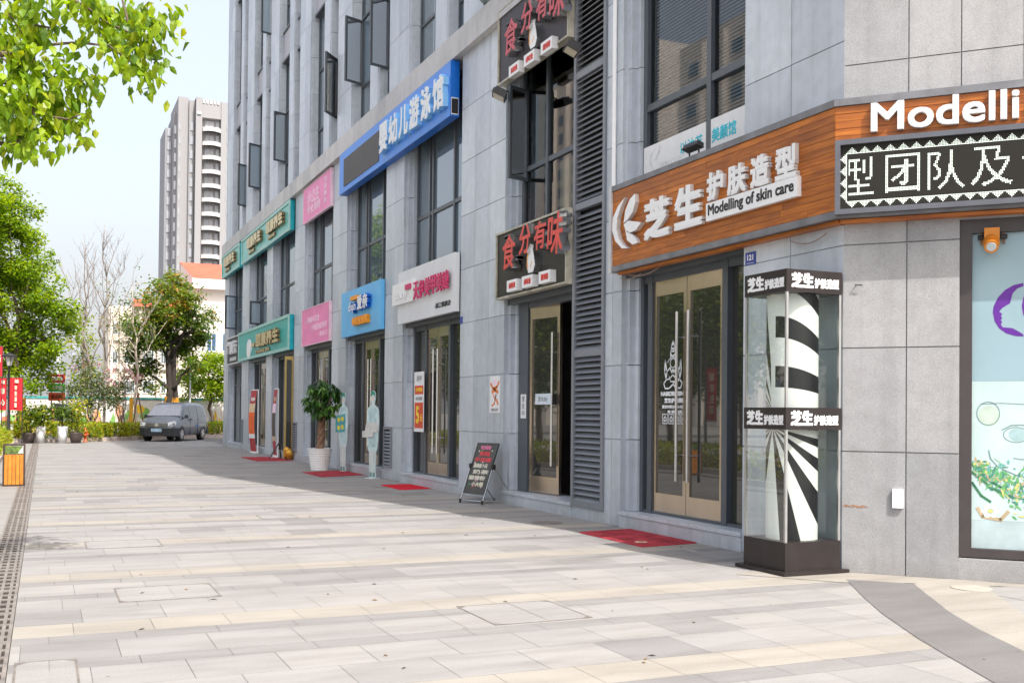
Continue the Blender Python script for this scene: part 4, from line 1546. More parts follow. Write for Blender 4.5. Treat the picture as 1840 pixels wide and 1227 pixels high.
for a, b in ((.29, 1.283), (1.478, 2.5)):
    mb = MB()
    for y in (Y0 + .004, Y1 - .008): mb.poly([(X0 + .022, y, a), (X1 - .022, y, a), (X1 - .022, y, b), (X0 + .022, y, b)])
    for x in (X0 + .004, X1 - .008): mb.poly([(x, Y0 + .022, a), (x, Y1 - .022, a), (x, Y1 - .022, b), (x, Y0 + .022, b)])
    mb.build('glass', CGLASS, case)
m, n, l, b = _new('radiating stripe print')
uv = n.new('ShaderNodeUVMap')
sep = n.new('ShaderNodeSeparateXYZ')
l.new(uv.outputs[0], sep.inputs[0])
def _val(n, x):
    q = n.new('ShaderNodeValue')
    q.outputs[0].default_value = x
    return q.outputs[0]
def mth(op, a, b=None, v=None):
    q = n.new('ShaderNodeMath')
    q.operation = op
    l.new(a, q.inputs[0])
    if b is not None: l.new(b, q.inputs[1])
    if v is not None: q.inputs[1].default_value = v
    return q.outputs[0]
u_, v_ = sep.outputs[0], sep.outputs[1]
# upper half: broad bands that sag to the right; lower half: rays fanning from a point
t_ = mth('MULTIPLY', mth('ADD', u_, v=.148), v=1 / .383)
wq = mth('DIVIDE', mth('ADD', v_, v=-1.42), mth('SUBTRACT', _val(n, 1.0), mth('MULTIPLY', mth('MULTIPLY', t_, t_), v=.23)))
band = mth('LESS_THAN', mth('FRACT', mth('MULTIPLY', mth('ADD', wq, v=-.24 + .9), v=1 / .45)), v=.43)
band = mth('MULTIPLY', band, mth('GREATER_THAN', u_, v=-.148))
lft = mth('SINE', mth('MULTIPLY', mth('ARCTAN2', mth('ADD', v_, v=-1.40), mth('MULTIPLY', mth('ADD', u_, v=.15), v=-1)), v=44.0))
lft = mth('MULTIPLY', mth('GREATER_THAN', lft, v=.25), mth('LESS_THAN', u_, v=-.185))
upper = mth('MAXIMUM', band, lft)
ray = mth('SINE', mth('ADD', mth('MULTIPLY', mth('ARCTAN2', mth('ADD', v_, v=-1.30), mth('ADD', u_, v=.17)), v=17.5), v=1.2))
lower = mth('GREATER_THAN', ray, v=0.05)
isup = mth('GREATER_THAN', v_, v=1.38)
pick = mth('ADD', mth('MULTIPLY', upper, isup), mth('MULTIPLY', lower, mth('SUBTRACT', _val(n, 1.0), isup)))
c = _ramp(n, l, pick, [(0.4, (0.74, 0.76, 0.74)), (0.6, (0.012, 0.012, 0.014))])
l.new(c, b.inputs['Base Color'])
b.inputs['Roughness'].default_value = .4
cyl = MB()
NS = 40
cx_, cy_, rr_ = 6.27, 7.825, .232
th0, th1 = rad(140), rad(322)
vs, uvs = [], []
for i in range(NS + 1):
    th = th0 + (th1 - th0) * i / NS
    for z in (.29, 2.5):
        vs.append((cx_ + rr_ * math.cos(th), cy_ + rr_ * math.sin(th), z))
        uvs.append((rr_ * (math.cos(th) * .78 - math.sin(th) * .62), z))
me = bpy.data.meshes.new('striped_column')
fs = [(2 * i, 2 * i + 2, 2 * i + 3, 2 * i + 1) for i in range(NS)]
me.from_pydata(vs, [], fs)
ul = me.uv_layers.new()
for p in me.polygons:
    p.use_smooth = True
    for li in p.loop_indices: ul.data[li].uv = uvs[me.loops[li].vertex_index]
me.materials.append(m)
o = bpy.data.objects.new('striped_column', me)
COL.objects.link(o)
attach(o, case)
mb = MB()
th = [th0 + (th1 - th0) * i / 20 for i in range(21)]
mb.prism([(cx_ + (rr_ - .004) * math.cos(t_), cy_ + (rr_ - .004) * math.sin(t_)) for t_ in th] + [(cx_ + .1, cy_ + .1), (cx_ - .02, cy_ + .12)], .292, 2.498, lambda r, z, d: Vector((r, z, d)))
mb.build('column_core', OFFW, case)

# ------------------------------------------------------------------ things standing on the pavement
gm = 'red door mats in front of the shops'
def doormat(x0, x1, y0, y1, col, label, skew=0.0, crest=False):
    t = thing('door_mat', label, 'door mat', ((x0 + x1) / 2, (y0 + y1) / 2, 0), gm)
    mb = MB()
    pts = [(x0, y0), (x1, y0 + skew), (x1, y1 + skew), (x0, y1)]
    k = len(mb.v)
    mb.v += [(x, y, .0015) for x, y in pts] + [(x + (.012 if x == x0 else -.012), y + (.012 if i < 2 else -.012), .016) for i, (x, y) in enumerate(pts)]
    for f in ((4, 5, 6, 7), (0, 1, 5, 4), (1, 2, 6, 5), (2, 3, 7, 6), (3, 0, 4, 7)): mb.f.append(f); mb.m.append(0)
    mb.build('pile', col, t)
    if crest:
        mb = MB()
        for k in range(9):
            a = k * 6.283 / 9
            mb.poly([(5.97 + .05 * math.cos(a) + .03 * math.cos(b_ * 1.57), 9.98 + .05 * math.sin(a) + .03 * math.sin(b_ * 1.57), .0175 + k * 1e-4) for b_ in range(4)])
        mb.build('woven_crest', mat('straw crest', (0.62, 0.42, 0.30), .95), t)


RMAT = mat('red carpet', (0.32, 0.042, 0.055), 0.95, var=0.35, scale=5, bump=0.6, bscale=240, spec=0.1)
doormat(5.8, 6.56, 9.68, 11.12, RMAT, 'bright red door mat with a small woven crest before the doors under the wooden sign', 0.1, True)
doormat(5.92, 6.55, 18.35, 19.55, DRED, 'dark crimson door mat before the salon doors', .1)
doormat(5.45, 6.55, 22.4, 24.2, RMAT, 'wide red door mat beside the white plant pot', .5)
doormat(5.45, 6.5, 29.9, 32.5, RMAT, 'farthest red door mat, under the black tripod below the teal sign', .1)

# chalk menu easel
t = thing('menu_easel', 'leaning black menu board with coloured chalk writing on a silver easel', 'easel', (6.2, 15.3, 0))
e0 = Vector((5.99, 15.5, 0))
er = Vector((.32, -.95, 0)).normalized()
up = (Vector((.95, .32, 0)) * .36 + Vector((0, 0, .93))).normalized()
en = er.cross(up)
def FE(r, z, d): return e0 + er * r + up * z + en * d
mb = MB()
fbox(mb, FE, 0, .5, .16, 1.0, -.012, .008)
fbox(mb, FE, 0, .02, .16, 1.0, .008, .014)
fbox(mb, FE, .48, .5, .16, 1.0, .008, .014)
fbox(mb, FE, .02, .48, .98, 1.0, .008, .014)
fbox(mb, FE, .02, .48, .16, .18, .008, .014)
bd = mb.build('board', mat('chalk board', (0.04, 0.045, 0.045), .3, var=.3), t)
mb = MB()
rf = random.Random(4)
for row, (ch, mi) in enumerate((('今日特价', 0), ('鸡排饭', 3), ('牛肉面', 1), ('卤肉饭十元', 0), ('奶茶', 2), ('酸辣粉', 1), ('小火锅', 0))):
    text(mb, FE, ch, .25 + rf.uniform(-.04, .04), .92 - row * .1, rf.uniform(.24, .4), .075, .0082, .0008, .006, rf.randrange(4))
for k in range(26):
    r, z = rf.uniform(.05, .44), rf.uniform(.27, .9)
    mb.poly([FE(r + .016 * math.cos(a), z + .014 * math.sin(a), .0096 + k * 1e-5) for a in (0, 1.2, 2.4, 3.6, 4.9)], rf.randrange(5))
mb.build('chalk_writing', [mat('chalk red', (0.6, 0.06, 0.08), .9), mat('chalk green', (0.06, 0.42, 0.2), .9), mat('chalk white', (0.6, 0.58, 0.5), .9), mat('chalk pink', (0.65, 0.2, 0.35), .9), mat('chalk olive', (0.3, 0.35, 0.06), .9)], bd)
mb = MB()
back = e0 + Vector((.62, .05, 0))
for r in (-.012, .512):
    mb.tube([FE(r, .02, 0), FE(r, .62, 0)], .011, 8)
    top = FE(r, .62, -.01)
    mb.tube([top, back + er * (r * .95)], .011, 8)
    mb.tube([FE(r, .05, 0), (back + er * (r * .95)) + Vector((0, 0, .05))], .006, 6)
mb.tube([FE(-.012, .05, 0), FE(.512, .05, 0)], .006, 6)
mb.build('easel_frame', CHROME, t)
mb = MB()
for r in (-.012, .512):
    for p in (FE(r, .02, 0), back + er * (r * .95)):
        mb.tube([p + Vector((0, 0, -.018)), p + Vector((0, 0, .045))], .02, 8)
    p = FE(r, .6, 0)
    mb.box(p.x - .02, p.x + .04, p.y - .03, p.y + .03, p.z - .03, p.z + .05)
mb.build('foot', BLACK, t)


# printed standees of waitresses
def standee(loc, right, label, tray, hairm):
    t = thing('standee', label, 'standee', loc)
    R_ = Vector(right).normalized()
    N_ = R_.cross(Vector((0, 0, 1)))
    L_ = Vector(loc)
    fr = lambda r, z, d: L_ + R_ * r + N_ * d + Vector((0, 0, z))
    half = [(0, 1.86), (.05, 1.85), (.085, 1.79), (.085, 1.68), (.055, 1.6), (.06, 1.55), (.17, 1.5), (.21, 1.42), (.225, 1.2), (.215, 1.02), (.2, .95), (.2, .8), (.17, .62), (.13, .55), (.125, .35), (.11, .12), (.13, .02), (.02, .015)]
    out = [(r, z) for r, z in half] + [(-r, z) for r, z in half[::-1]]
    mb = MB()
    mb.prism(out[::-1], -.008, .008, fr)
    mb.build('figure_board', mat('pale mint board', (0.52, 0.66, 0.67), .6, var=.05), t)
    mb = MB()
    mb.prism([(-.08, 1.72), (-.085, 1.8), (-.05, 1.85), (0, 1.855), (.05, 1.845), (.08, 1.8), (.075, 1.72), (.03, 1.77), (-.03, 1.77)][::-1], .0085, .0095, fr)
    mb.build('printed_cap', hairm, t)
    mb = MB()
    mb.prism([(-.055, 1.74), (.055, 1.74), (.05, 1.66), (.0, 1.62), (-.05, 1.66)][::-1], .0085, .0092, fr)
    mb.build('printed_face', mat('printed skin', (0.62, 0.52, 0.48), .6), t)
    mb = MB()
    if tray == 'tray':
        mb.prism([(-.3, .95), (.2, .98), (.2, 1.18), (-.22, 1.18)][::-1], .0, .02, fr)
        mb.prism([(-.36, .86), (.05, .88), (.05, 1.0), (-.36, 1.0)][::-1], .02, .03, fr)
        mb.build('printed_tray', mat('printed tray', (0.55, 0.55, 0.54), .6), t)
    else:
        mb.prism([(-.36, .92), (.1, .95), (.1, 1.36), (-.36, 1.3)][::-1], .01, .02, fr)
        b_ = mb.build('printed_panel', mat('printed teal panel', (0.06, 0.32, 0.36), .6), t)
        mb = MB()
        for r, z in ((-.2, 1.22), (-.02, 1.24), (-.2, 1.03), (-.02, 1.05)):
            mb.poly([fr(x, y, .0205) for x, y in ell(r, z, .075, .06, 12)])
        mb.build('printed_disc', mat('printed yellow', (0.65, 0.55, 0.06), .6), b_)
    mb = MB()
    mb.prism([(-.17, 1.44), (-.05, 1.54), (.0, 1.48), (.05, 1.54), (.17, 1.44), (.15, 1.1), (.16, .66), (-.16, .66), (-.15, 1.1)][::-1], .0082, .0086, fr)
    mb.build('printed_dress', mat('printed dress', (0.42, 0.57, 0.60), .6, var=.25, scale=9), t)
    for sx in (-1, 1):
        mb = MB()
        mb.prism([(sx * .02, .6), (sx * .1, .6), (sx * .085, .14), (sx * .03, .14)][::sx], .0082, .0087, fr)
        mb.build('printed_leg', mat('printed leg', (0.55, 0.55, 0.54), .6), t)
        mb = MB()
        mb.prism([(sx * .015, .13), (sx * .095, .13), (sx * .115, .03), (sx * .01, .03)][::sx], .0082, .0089, fr)
        mb.build('printed_shoe', mat('printed shoe', (0.16, 0.26, 0.25), .6), t)
        mb = MB()
        mb.prism([(sx * .17, 1.42), (sx * .21, 1.36), (sx * .205, 1.02), (sx * .16, 1.02)][::-sx], .0082, .0088, fr)
        mb.build('printed_sleeve', mat('printed sleeve', (0.60, 0.70, 0.71), .6, var=.2, scale=8), t)
    mb = MB()
    mb.box(-.14, .14, -.1, .1, 0, .012, 0, Matrix.Translation(loc) @ Matrix.Rotation(math.atan2(R_.y, R_.x), 4, 'Z'))
    mb.build('stand_base', OFFW, t)


standee((6.42, 24.25, 0), (.22, -.97, 0), 'mint printed cutout figure with a teal and yellow panel behind the potted tree', 'panel', mat('printed green', (0.02, 0.22, 0.15), .6))
standee((6.4, 21.75, 0), (.3, -.95, 0), 'mint printed cutout figure holding a tray at the end of the red mat', 'tray', MATS['printed green'])


# roll up banners by the spa doors
def rollup(loc, right, h, wd, label, mats, bow):
    t = thing('banner_stand', label, 'banner stand', loc)
    R_ = Vector(right).normalized()
    N_ = R_.cross(Vector((0, 0, 1)))
    L_ = Vector(loc)
    fr = lambda r, z, d: L_ + R_ * r + N_ * d + Vector((0, 0, z))
    mb = MB()
    nz = 14
    for k in range(nz):
        z0, z1 = .08 + (h - .1) * k / nz, .08 + (h - .1) * (k + 1) / nz
        d0, d1 = bow * math.sin(math.pi * k / nz), bow * math.sin(math.pi * (k + 1) / nz)
        mi = 0 if k < 3 else (1 if k == 3 else (2 if k < 9 else (3 if k < 11 else 0)))
        for dd_ in (.0,):
            mb.poly([fr(-wd / 2, z0, d0), fr(wd / 2, z0, d0), fr(wd / 2, z1, d1), fr(-wd / 2, z1, d1)], mi)
            mb.poly([fr(-wd / 2, z1, d1 - .003), fr(wd / 2, z1, d1 - .003), fr(wd / 2, z0, d0 - .003), fr(-wd / 2, z0, d0 - .003)], 1)
    text(mb, fr, '足疗', 0, h * .84, wd * .7, .2, .002 + bow * .45, .001, .02, 1)
    mb.build('banner_sheet', mats, t)
    mb = MB()
    mb.tube([fr(wd / 2 + .03, .02, -.03), fr(wd / 2 + .03, h, -.03)], .02, 6)
    mb.tube([fr(-wd / 2 - .01, h, -.02), fr(wd / 2 + .04, h, -.02)], .018, 6)
    mb.tube([fr(-wd / 2, .04, 0), fr(wd / 2 + .1, .04, 0)], .03, 6)
    mb.tube([fr(wd / 2 + .03, .02, -.03), fr(wd / 2 + .2, .02, .2)], .015, 6)
    mb.build('stand', WHITE, t)


BR = [mat('banner maroon', (0.36, 0.04, 0.05), .6, var=.2), PAPER, mat('banner vermilion', (0.70, 0.12, 0.03), .6, var=.2), mat('banner cream', (0.6, 0.45, 0.3), .6)]
rollup((6.35, 35.4, 0), (.22, -.97, 0), 2.1, .46, 'bowed red and orange roll up banner in a white frame left of the spa door', BR, .09)
rollup((6.42, 32.2, 0), (.02, -1, 0), 2.08, .42, 'narrow maroon roll up banner beside the gilt door leaf under the teal sign', [BR[0], BR[3], mat('banner dark', (0.06, 0.05, 0.04), .6), PINKL], .06)
t = thing('tripod', 'small black tripod standing on the farthest red mat', 'tripod', (6.3, 31.0, 0))
mb = MB()
top = Vector((6.3, 31.0, .5))
mb.tube([top + Vector((0, 0, -.12)), top + Vector((0, 0, .55))], .016, 6)
for k in range(3):
    a = 1.2 + k * 2.094
    mb.tube([top, Vector((6.3 + .3 * math.cos(a), 31 + .3 * math.sin(a), .02))], .017, 6)
mb.build('legs', BLACK, t)
mb = MB()
for k in range(5):
    mb.lathe([(.02, 0), (.09, .05), (.1, .12), (.03, .2)], (6.46 + .05 * math.cos(k * 2.4), 30.5 + .12 * math.sin(k * 2.4), .02 + .04 * k), 9)
tag(mb.build('ornament', mat('gilt ornament', (0.65, 0.35, 0.04), .4, .3, var=.3, scale=20)), 'gilt lucky ornament on the ground at the foot of the gilt door leaf', 'ornament')
leafd = None
t = thing('gilt_door_leaf', 'tall narrow gilt framed door leaf standing open right of the maroon banner', 'door', (6.5, 30.62, 0))
mb = MB()
for x in (6.36, 6.56): mb.box(x, x + .05, 30.62, 30.67, .03, 3.0)
for z in (.03, 2.9): mb.box(6.41, 6.56, 30.621, 30.669, z, z + .1)
mb.build('frame', mat('gilt metal', (0.50, 0.36, 0.12), .35, .5), t)
mb = MB()
mb.box(6.41, 6.56, 30.64, 30.65, .13, 2.9)
mb.build('pane', DGL2, t)

# rust streak and old fixings on the corner granite
mb = MB()
rs = random.Random(3)
for k in range(26):
    r = .0 + .2 * rs.random() ** 1.8
    z = .597 + rs.gauss(0, .006)
    L = rs.uniform(.012, .04)
    mb.poly([FB(r, z - .003, .0012 + k * 1e-5), FB(r + L, z - .004, .0012 + k * 1e-5), FB(r + L * .8, z + .004, .0012 + k * 1e-5), FB(r + .004, z + .005, .0012 + k * 1e-5)])
mb.build('rust_stain', mat('rust stain', (0.30, 0.15, 0.08), .9, var=.3, scale=30), bld)
mb = MB()
mb.tube([FB(.11, 2.585, -.02), FB(.11, 2.585, .03)], .006, 6)
mb.tube([FB(.11, 2.585, .028), FB(.17, 2.58, .03)], .005, 6)
mb.build('old_hook', BLACK, bld)

# a few dry leaves and scraps blown over the paving
mb = MB()
rs = random.Random(8)
for k in range(70):
    x, y = rs.uniform(-.1, 6.4), 3.6 + 22 * rs.random() ** 1.6
    a = rs.random() * 6.28
    L, W = rs.uniform(.012, .035), rs.uniform(.006, .014)
    ca, sa = math.cos(a), math.sin(a)
    q = [(-L, 0, .002), (0, W, .008), (L, 0, .004), (0, -W, .010)]
    mb.poly([(x + u * ca - v * sa, y + u * sa + v * ca, z) for u, v, z in q], rs.randrange(2))
tag(mb.build('fallen_leaves', [mat('dry leaf', (0.20, 0.12, 0.05), .9), mat('grey scrap', (0.12, 0.11, 0.10), .9)]), 'scattered dry leaves and scraps lying on the plaza paving', 'leaf litter', None, 'stuff')

# ------------------------------------------------------------------ vegetation
LG = [leaf_mat('leaf green', (0.105, 0.19, 0.014), .45), leaf_mat('leaf light', (0.19, 0.27, 0.018), .45), leaf_mat('leaf deep', (0.045, 0.10, 0.012)), leaf_mat('leaf yellow', (0.30, 0.31, 0.02), .45)]
LB = [leaf_mat('broad leaf green', (0.19, 0.33, 0.014), .55, .2), leaf_mat('broad leaf lime', (0.28, 0.41, 0.018), .55, .2), leaf_mat('broad leaf deep', (0.09, 0.18, 0.014), .45, .2), leaf_mat('broad leaf yellow', (0.31, 0.38, 0.02), .5, .2)]
LD = [leaf_mat('camphor green', (0.11, 0.21, 0.03), .45), leaf_mat('camphor olive', (0.18, 0.25, 0.03), .45), leaf_mat('camphor deep', (0.06, 0.125, 0.022), .4), leaf_mat('camphor rust', (0.36, 0.20, 0.04), .35)]
LY = [leaf_mat('hedge lime', (0.28, 0.38, 0.015), .5), leaf_mat('hedge yellow', (0.44, 0.42, 0.02), .5), leaf_mat('hedge green', (0.15, 0.28, 0.02), .5), leaf_mat('hedge gold', (0.36, 0.28, 0.03))]
LM = [leaf_mat('myrtle green', (0.10, 0.15, 0.04), .35), leaf_mat('myrtle dusty', (0.20, 0.23, 0.12), .35), leaf_mat('myrtle deep', (0.05, 0.09, 0.025), .3), leaf_mat('myrtle pink', (0.62, 0.25, 0.45), .3)]


def leafq(mb, p, L, W, rnd, droop, mi, fine=False):
    """one leaf: a folded, pointed blade"""
    th = rnd.random() * 6.283
    el = rnd.gauss(-droop, .45)
    d = Vector((math.cos(th) * math.cos(el), math.sin(th) * math.cos(el), math.sin(el)))
    s = d.cross(Vector((rnd.gauss(0, .5), rnd.gauss(0, .5), 1)))
    if s.length < .05: s = d.cross(Vector((1, 0, 0)))
    s.normalize()
    nrm = s.cross(d)
    if fine:
        a, b, c, e = p, p + d * L, p + d * L * .38 + s * W + nrm * W * .25, p + d * L * .38 - s * W + nrm * W * .25
        f1, f2 = p + d * L * .75 + s * W * .62 - nrm * L * .06, p + d * L * .75 - s * W * .62 - nrm * L * .06
        b = b - nrm * L * .14
        m_ = p + d * L * .4
        k = len(mb.v)
        mb.v += [tuple(q) for q in (a, c, f1, b, f2, e, m_)]
        for f in ((k, k + 1, k + 6), (k + 1, k + 2, k + 6), (k + 2, k + 3, k + 6), (k + 3, k + 4, k + 6), (k + 4, k + 5, k + 6), (k + 5, k, k + 6)):
            mb.f.append(f)
            mb.m.append(mi)
    else:
        mb.poly([p, p + d * L * .45 + s * W, p + d * L, p + d * L * .45 - s * W], mi)


def crown(mb, clumps, n, L, W, rnd, droop=.3, weights=(5, 4, 3, 1), fine=False, shell=.55, sub=1.0, chunk=14):
    """leaves in small sprigs spread through ellipsoid clumps (centre, rx, ry, rz)"""
    vol = [max(c[1] * c[2] * c[3], 1e-6) ** .67 for c in clumps]
    tot = sum(vol)
    for c, v in zip(clumps, vol):
        k = max(1, int(n * v / tot / chunk))
        for _ in range(k):
            while True:
                u = Vector((rnd.uniform(-1, 1), rnd.uniform(-1, 1), rnd.uniform(-1, 1)))
                q = u.length
                if q <= 1 and rnd.random() < (q ** 1.2) * (1 - shell) + shell * (q > .35): break
            p = Vector(c[0]) + Vector((u.x * c[1], u.y * c[2], u.z * c[3]))
            mi = rnd.choices((0, 1, 2, 3), weights)[0]
            sp = L * 1.35 * sub
            for _ in range(chunk):
                g = p + Vector((rnd.gauss(0, sp), rnd.gauss(0, sp), rnd.gauss(0, sp * .7)))
                leafq(mb, g, L * rnd.uniform(.7, 1.2), W * rnd.uniform(.75, 1.15), rnd, droop, mi if rnd.random() < .75 else rnd.choices((0, 1, 2, 3), weights)[0], fine)


def limb(mb, a, b, r0, r1, rnd, wob=.06, n=6, sides=7, mi=0):
    a, b = Vector(a), Vector(b)
    L = (b - a).length
    pts, rs = [], []
    for i in range(n + 1):
        t = i / n
        j = Vector((rnd.gauss(0, 1), rnd.gauss(0, 1), rnd.gauss(0, .6))) * L * wob * math.sin(math.pi * t) * .5
        pts.append(a.lerp(b, t) + j)
        rs.append(r0 + (r1 - r0) * t)
    mb.tube(pts, rs, sides, mi)
    return pts


def lumps(cl, k, rs, rnd):
    # break each mass into smaller rounded tufts sitting on its outside
    out = []
    for c, rx, ry, rz in cl:
        for _ in range(k):
            th, u = rnd.random() * 6.283, rnd.uniform(-.7, 1)
            s = math.sqrt(max(0, 1 - u * u))
            f = rnd.uniform(.55, .95)
            q = rs * rnd.uniform(.7, 1.25)
            out.append((Vector(c) + Vector((rx * s * math.cos(th) * f, ry * s * math.sin(th) * f, rz * u * f)), rx * q, ry * q, rz * q * .75))
    return out


def pxclumps(lst, Y, jit=1.0, rnd=random):
    out = []
    for px, py, r in lst:
        dy = rnd.uniform(-jit, jit)
        c = at(px, py, Y + dy)
        m_ = r * c.y / _F.y / F_PX * 1.0
        out.append((c, m_, m_ * 1.15, m_ * .95))
    return out


# overhanging street tree, trunk left of the view
rn = random.Random(21)
YN = 9.0
t = thing('street_tree', 'leafy street tree overhanging the top left corner with drooping green leaves', 'tree', (-3.3, 7.6, 0), 'trees of the left planting bed')
mb = MB()
tr = limb(mb, (-3.3, 7.6, -.05), (-3.1, 7.8, 3.2), .17, .13, rn, .03, 6, 10)
fork = tr[-1]
limbs = [((-60, 105), (62, 88)), ((-60, 20), (90, -20)), ((-70, 150), (30, 150)), ((-60, 250), (20, 262))]
for (a, b) in limbs:
    e0_ = at(*a, YN - .3)
    limb(mb, fork, e0_, .09, .035, rn, .05, 6, 8)
    limb(mb, e0_, at(*b, YN), .033, .014, rn, .04, 5, 6)
for ch in (((62, 88), (100, 80), (140, 77), (196, 83), (235, 112), (268, 140), (272, 165)), ((62, 88), (60, 110), (66, 128), (85, 138), (110, 139), (130, 150)), ((90, -20), (150, 10), (190, 40), (235, 60), (285, 45)),
           ((30, 150), (60, 190), (90, 210), (125, 215), (145, 205)), ((20, 262), (40, 250), (60, 235)), ((90, -20), (60, 30), (40, 60), (15, 25)), ((30, 150), (20, 120), (0, 100)), ((60, 190), (62, 235), (55, 265)), ((235, 60), (225, 20), (215, -20)), ((30, 30), (55, 45), (100, 52))):
    pts = [at(x, y, YN + rn.uniform(-.1, .1)) for x, y in ch]
    mb.tube(pts, [.013 - .008 * i / len(pts) for i in range(len(pts))], 5)
for ex in ((-6.5, 5.2, 5.2), (-5.5, 10, 5.8), (-2.5, 5.0, 5.6), (-3, 8, 6.6), (-1.8, 7.3, 6.2)):
    limb(mb, fork, ex, .08, .03, rn, .06, 6, 7)
mb.build('trunk', BARK, t, True)
mb = MB()
inpx = [(25, 45, 44), (85, 12, 34), (60, 75, 22), (18, 110, 34), (150, 8, 26), (190, 25, 30), (225, 40, 28), (262, 35, 25), (292, 45, 20), (300, 22, 14), (205, 62, 24), (245, 78, 26), (275, 88, 18), (235, 105, 22), (262, 128, 18), (270, 152, 12), (248, 140, 12), (180, 70, 14), (160, 62, 14),
        (30, 160, 36), (62, 178, 28), (92, 185, 24), (45, 210, 32), (85, 215, 28), (118, 205, 22), (140, 200, 16), (130, 228, 14), (100, 235, 14), (25, 240, 26), (60, 248, 22), (8, 275, 14), (125, 130, 20), (150, 140, 18), (165, 152, 12), (140, 160, 14), (108, 122, 10), (55, 120, 20), (0, 200, 30), (85, 40, 14), (70, 48, 12), (75, 262, 8), (10, 200, 24)]
cl = pxclumps(inpx, YN, .35, rn)
crown(mb, cl, 1950, .105, .030, rn, .95, (5, 5, 3, 2), True, .8, .55, 5)
out_ = [((-2.6, 8.3, 6.6), 1.6, 1.6, .9), ((-4.5, 9.5, 5.9), 1.8, 1.8, 1.0), ((-5.5, 6, 5.6), 2, 2, 1.0), ((-2.9, 5.6, 5.9), 1.6, 1.5, .9), ((-1.5, 7.9, 6.4), 1.0, 1.2, .6), ((-3.6, 8, 4.9), 1.4, 1.6, .8)]
crown(mb, out_, 3200, .12, .034, rn, .8, (5, 4, 3, 1), False, .6, 1.2, 8)
mb.build('crown', LB, t)

# other trees of the bed, standing left of the view and seen in the shop glass
gt = 'trees of the left planting bed'
tp = None
for i, (x, y, s) in enumerate(((-4.7, 18.5, 1.0), (-4.9, 24.0, 1.05), (-4.7, 29.5, .95), (-4.9, 35.0, 1.0), (-5.1, 40.5, 1.0), (-10.5, 21, 1), (-10.8, 27.5, 1), (-10.3, 34, 1), (-11, 41, 1))):
    if tp is None:
        tp = thing('street_tree', '', 'tree', (x, y, 0), gt)
        mb = MB()
        tr = limb(mb, (x, y, -.05), (x + .1, y, 2.9), .15, .11, rn, .03, 5, 8)
        for k in range(7):
            a = k * .9
            limb(mb, tr[-1], (x + 1.7 * math.cos(a), y + 1.7 * math.sin(a), 4.6 + .5 * (k % 3)), .07, .02, rn, .07, 5, 6)
        mb.build('trunk', BARK, tp, True)
        mb = MB()
        cl = [((x + 2.0 * math.cos(k * 2.3) * (.25 + .25 * (k % 4)), y + 2.2 * math.sin(k * 2.3) * (.25 + .25 * (k % 4)), 2.7 + .33 * k), 1.35, 1.4, 1.0) for k in range(15)]
        crown(mb, cl, 15000, .2, .075, rn, .4, (5, 4, 3, 1), False, .5, 1.2, 9)
        mb.build('crown', LG, tp)
        tp['label'] = 'full crowned street tree left of the view, nearest of its kerb row'
        tx, ty = x, y
    else:
        o = copy_tree(tp, (x - tx, y - ty, 0))
        o['label'] = ['', 'second full crowned street tree of the kerb row left of the view', 'third and middle full crowned street tree of the kerb row left of the view', 'fourth full crowned street tree of the kerb row, left of the view', 'full crowned street tree of the kerb row nearest the lamp post',
                      'full crowned tree of the back row left of the view, nearest the camera', 'second full crowned tree of the back row left of the view', 'third full crowned tree of the back row left of the view', 'farthest full crowned tree of the back row left of the view'][i]

# big green tree at the left edge
rn = random.Random(5)
YB = 51.0
t = thing('broad_tree', 'tall bright green tree filling the left edge behind the lamp post', 'tree', (at(30, 760, YB).x - .5, YB, 0))
mb = MB()
b0 = Vector((at(40, 760, YB).x, YB, 0))
tr = limb(mb, b0, at(28, 620, YB), .16, .12, rn, .03, 6, 8)
for p in ((20, 400), (60, 470), (-30, 480), (95, 560), (110, 600), (-40, 560), (40, 520)):
    limb(mb, tr[-1 - rn.randrange(2)], at(*p, YB + rn.uniform(-.6, .6)), .09, .02, rn, .06, 6, 6)
mb.build('trunk', BARK, t, True)
mb = MB()
k = b0
mb.tube([b0 + Vector((0, 0, .25)), b0 + Vector((-.02, 0, 1.9))], [.175, .16], 10)
mb.build('trunk_wrap', YELLOW, t)
mb = MB()
px = [(5, 350, 32), (-25, 370, 40), (20, 385, 34), (40, 405, 24), (-40, 430, 50), (25, 435, 42), (55, 455, 20), (10, 480, 48), (48, 490, 26), (-40, 510, 55), (30, 530, 44), (72, 535, 28), (90, 478, 10), (88, 462, 8), (62, 425, 8), (75, 575, 36), (105, 560, 24), (118, 598, 20), (100, 515, 17), (20, 590, 48), (-40, 600, 50), (60, 620, 36), (100, 630, 24), (22, 640, 36), (-30, 660, 40), (60, 660, 28), (95, 660, 18), (135, 560, 12), (10, 680, 26), (48, 690, 18), (82, 690, 14)]
cl = pxclumps(px, YB, 1.3, rn)
crown(mb, lumps(cl, 9, .42, rn), 42000, .17, .056, rn, .3, (6, 6, 2, 2), False, .6, .75, 12)
mb.build('crown', LB, t)

# slender lime tree behind the steel gate
rn = random.Random(6)
t = thing('slender_tree', 'slender lime green tree between the steel gate frame and the bare trees', 'tree', (at(150, 760, 75).x, 75, 0))
mb = MB()
limb(mb, (at(150, 760, 75).x, 75, 0), at(150, 590, 75), .12, .05, rn, .03)
mb.build('trunk', BARKL, t, True)
mb = MB()
crown(mb, pxclumps([(140, 575, 16), (125, 575, 12), (155, 610, 15), (150, 640, 15), (158, 665, 16), (150, 690, 16), (132, 600, 10)], 75, .8, rn), 2200, .2, .07, rn, .3, (3, 6, 1, 4), False, .6, 1.2, 8)
mb.build('crown', LG, t)


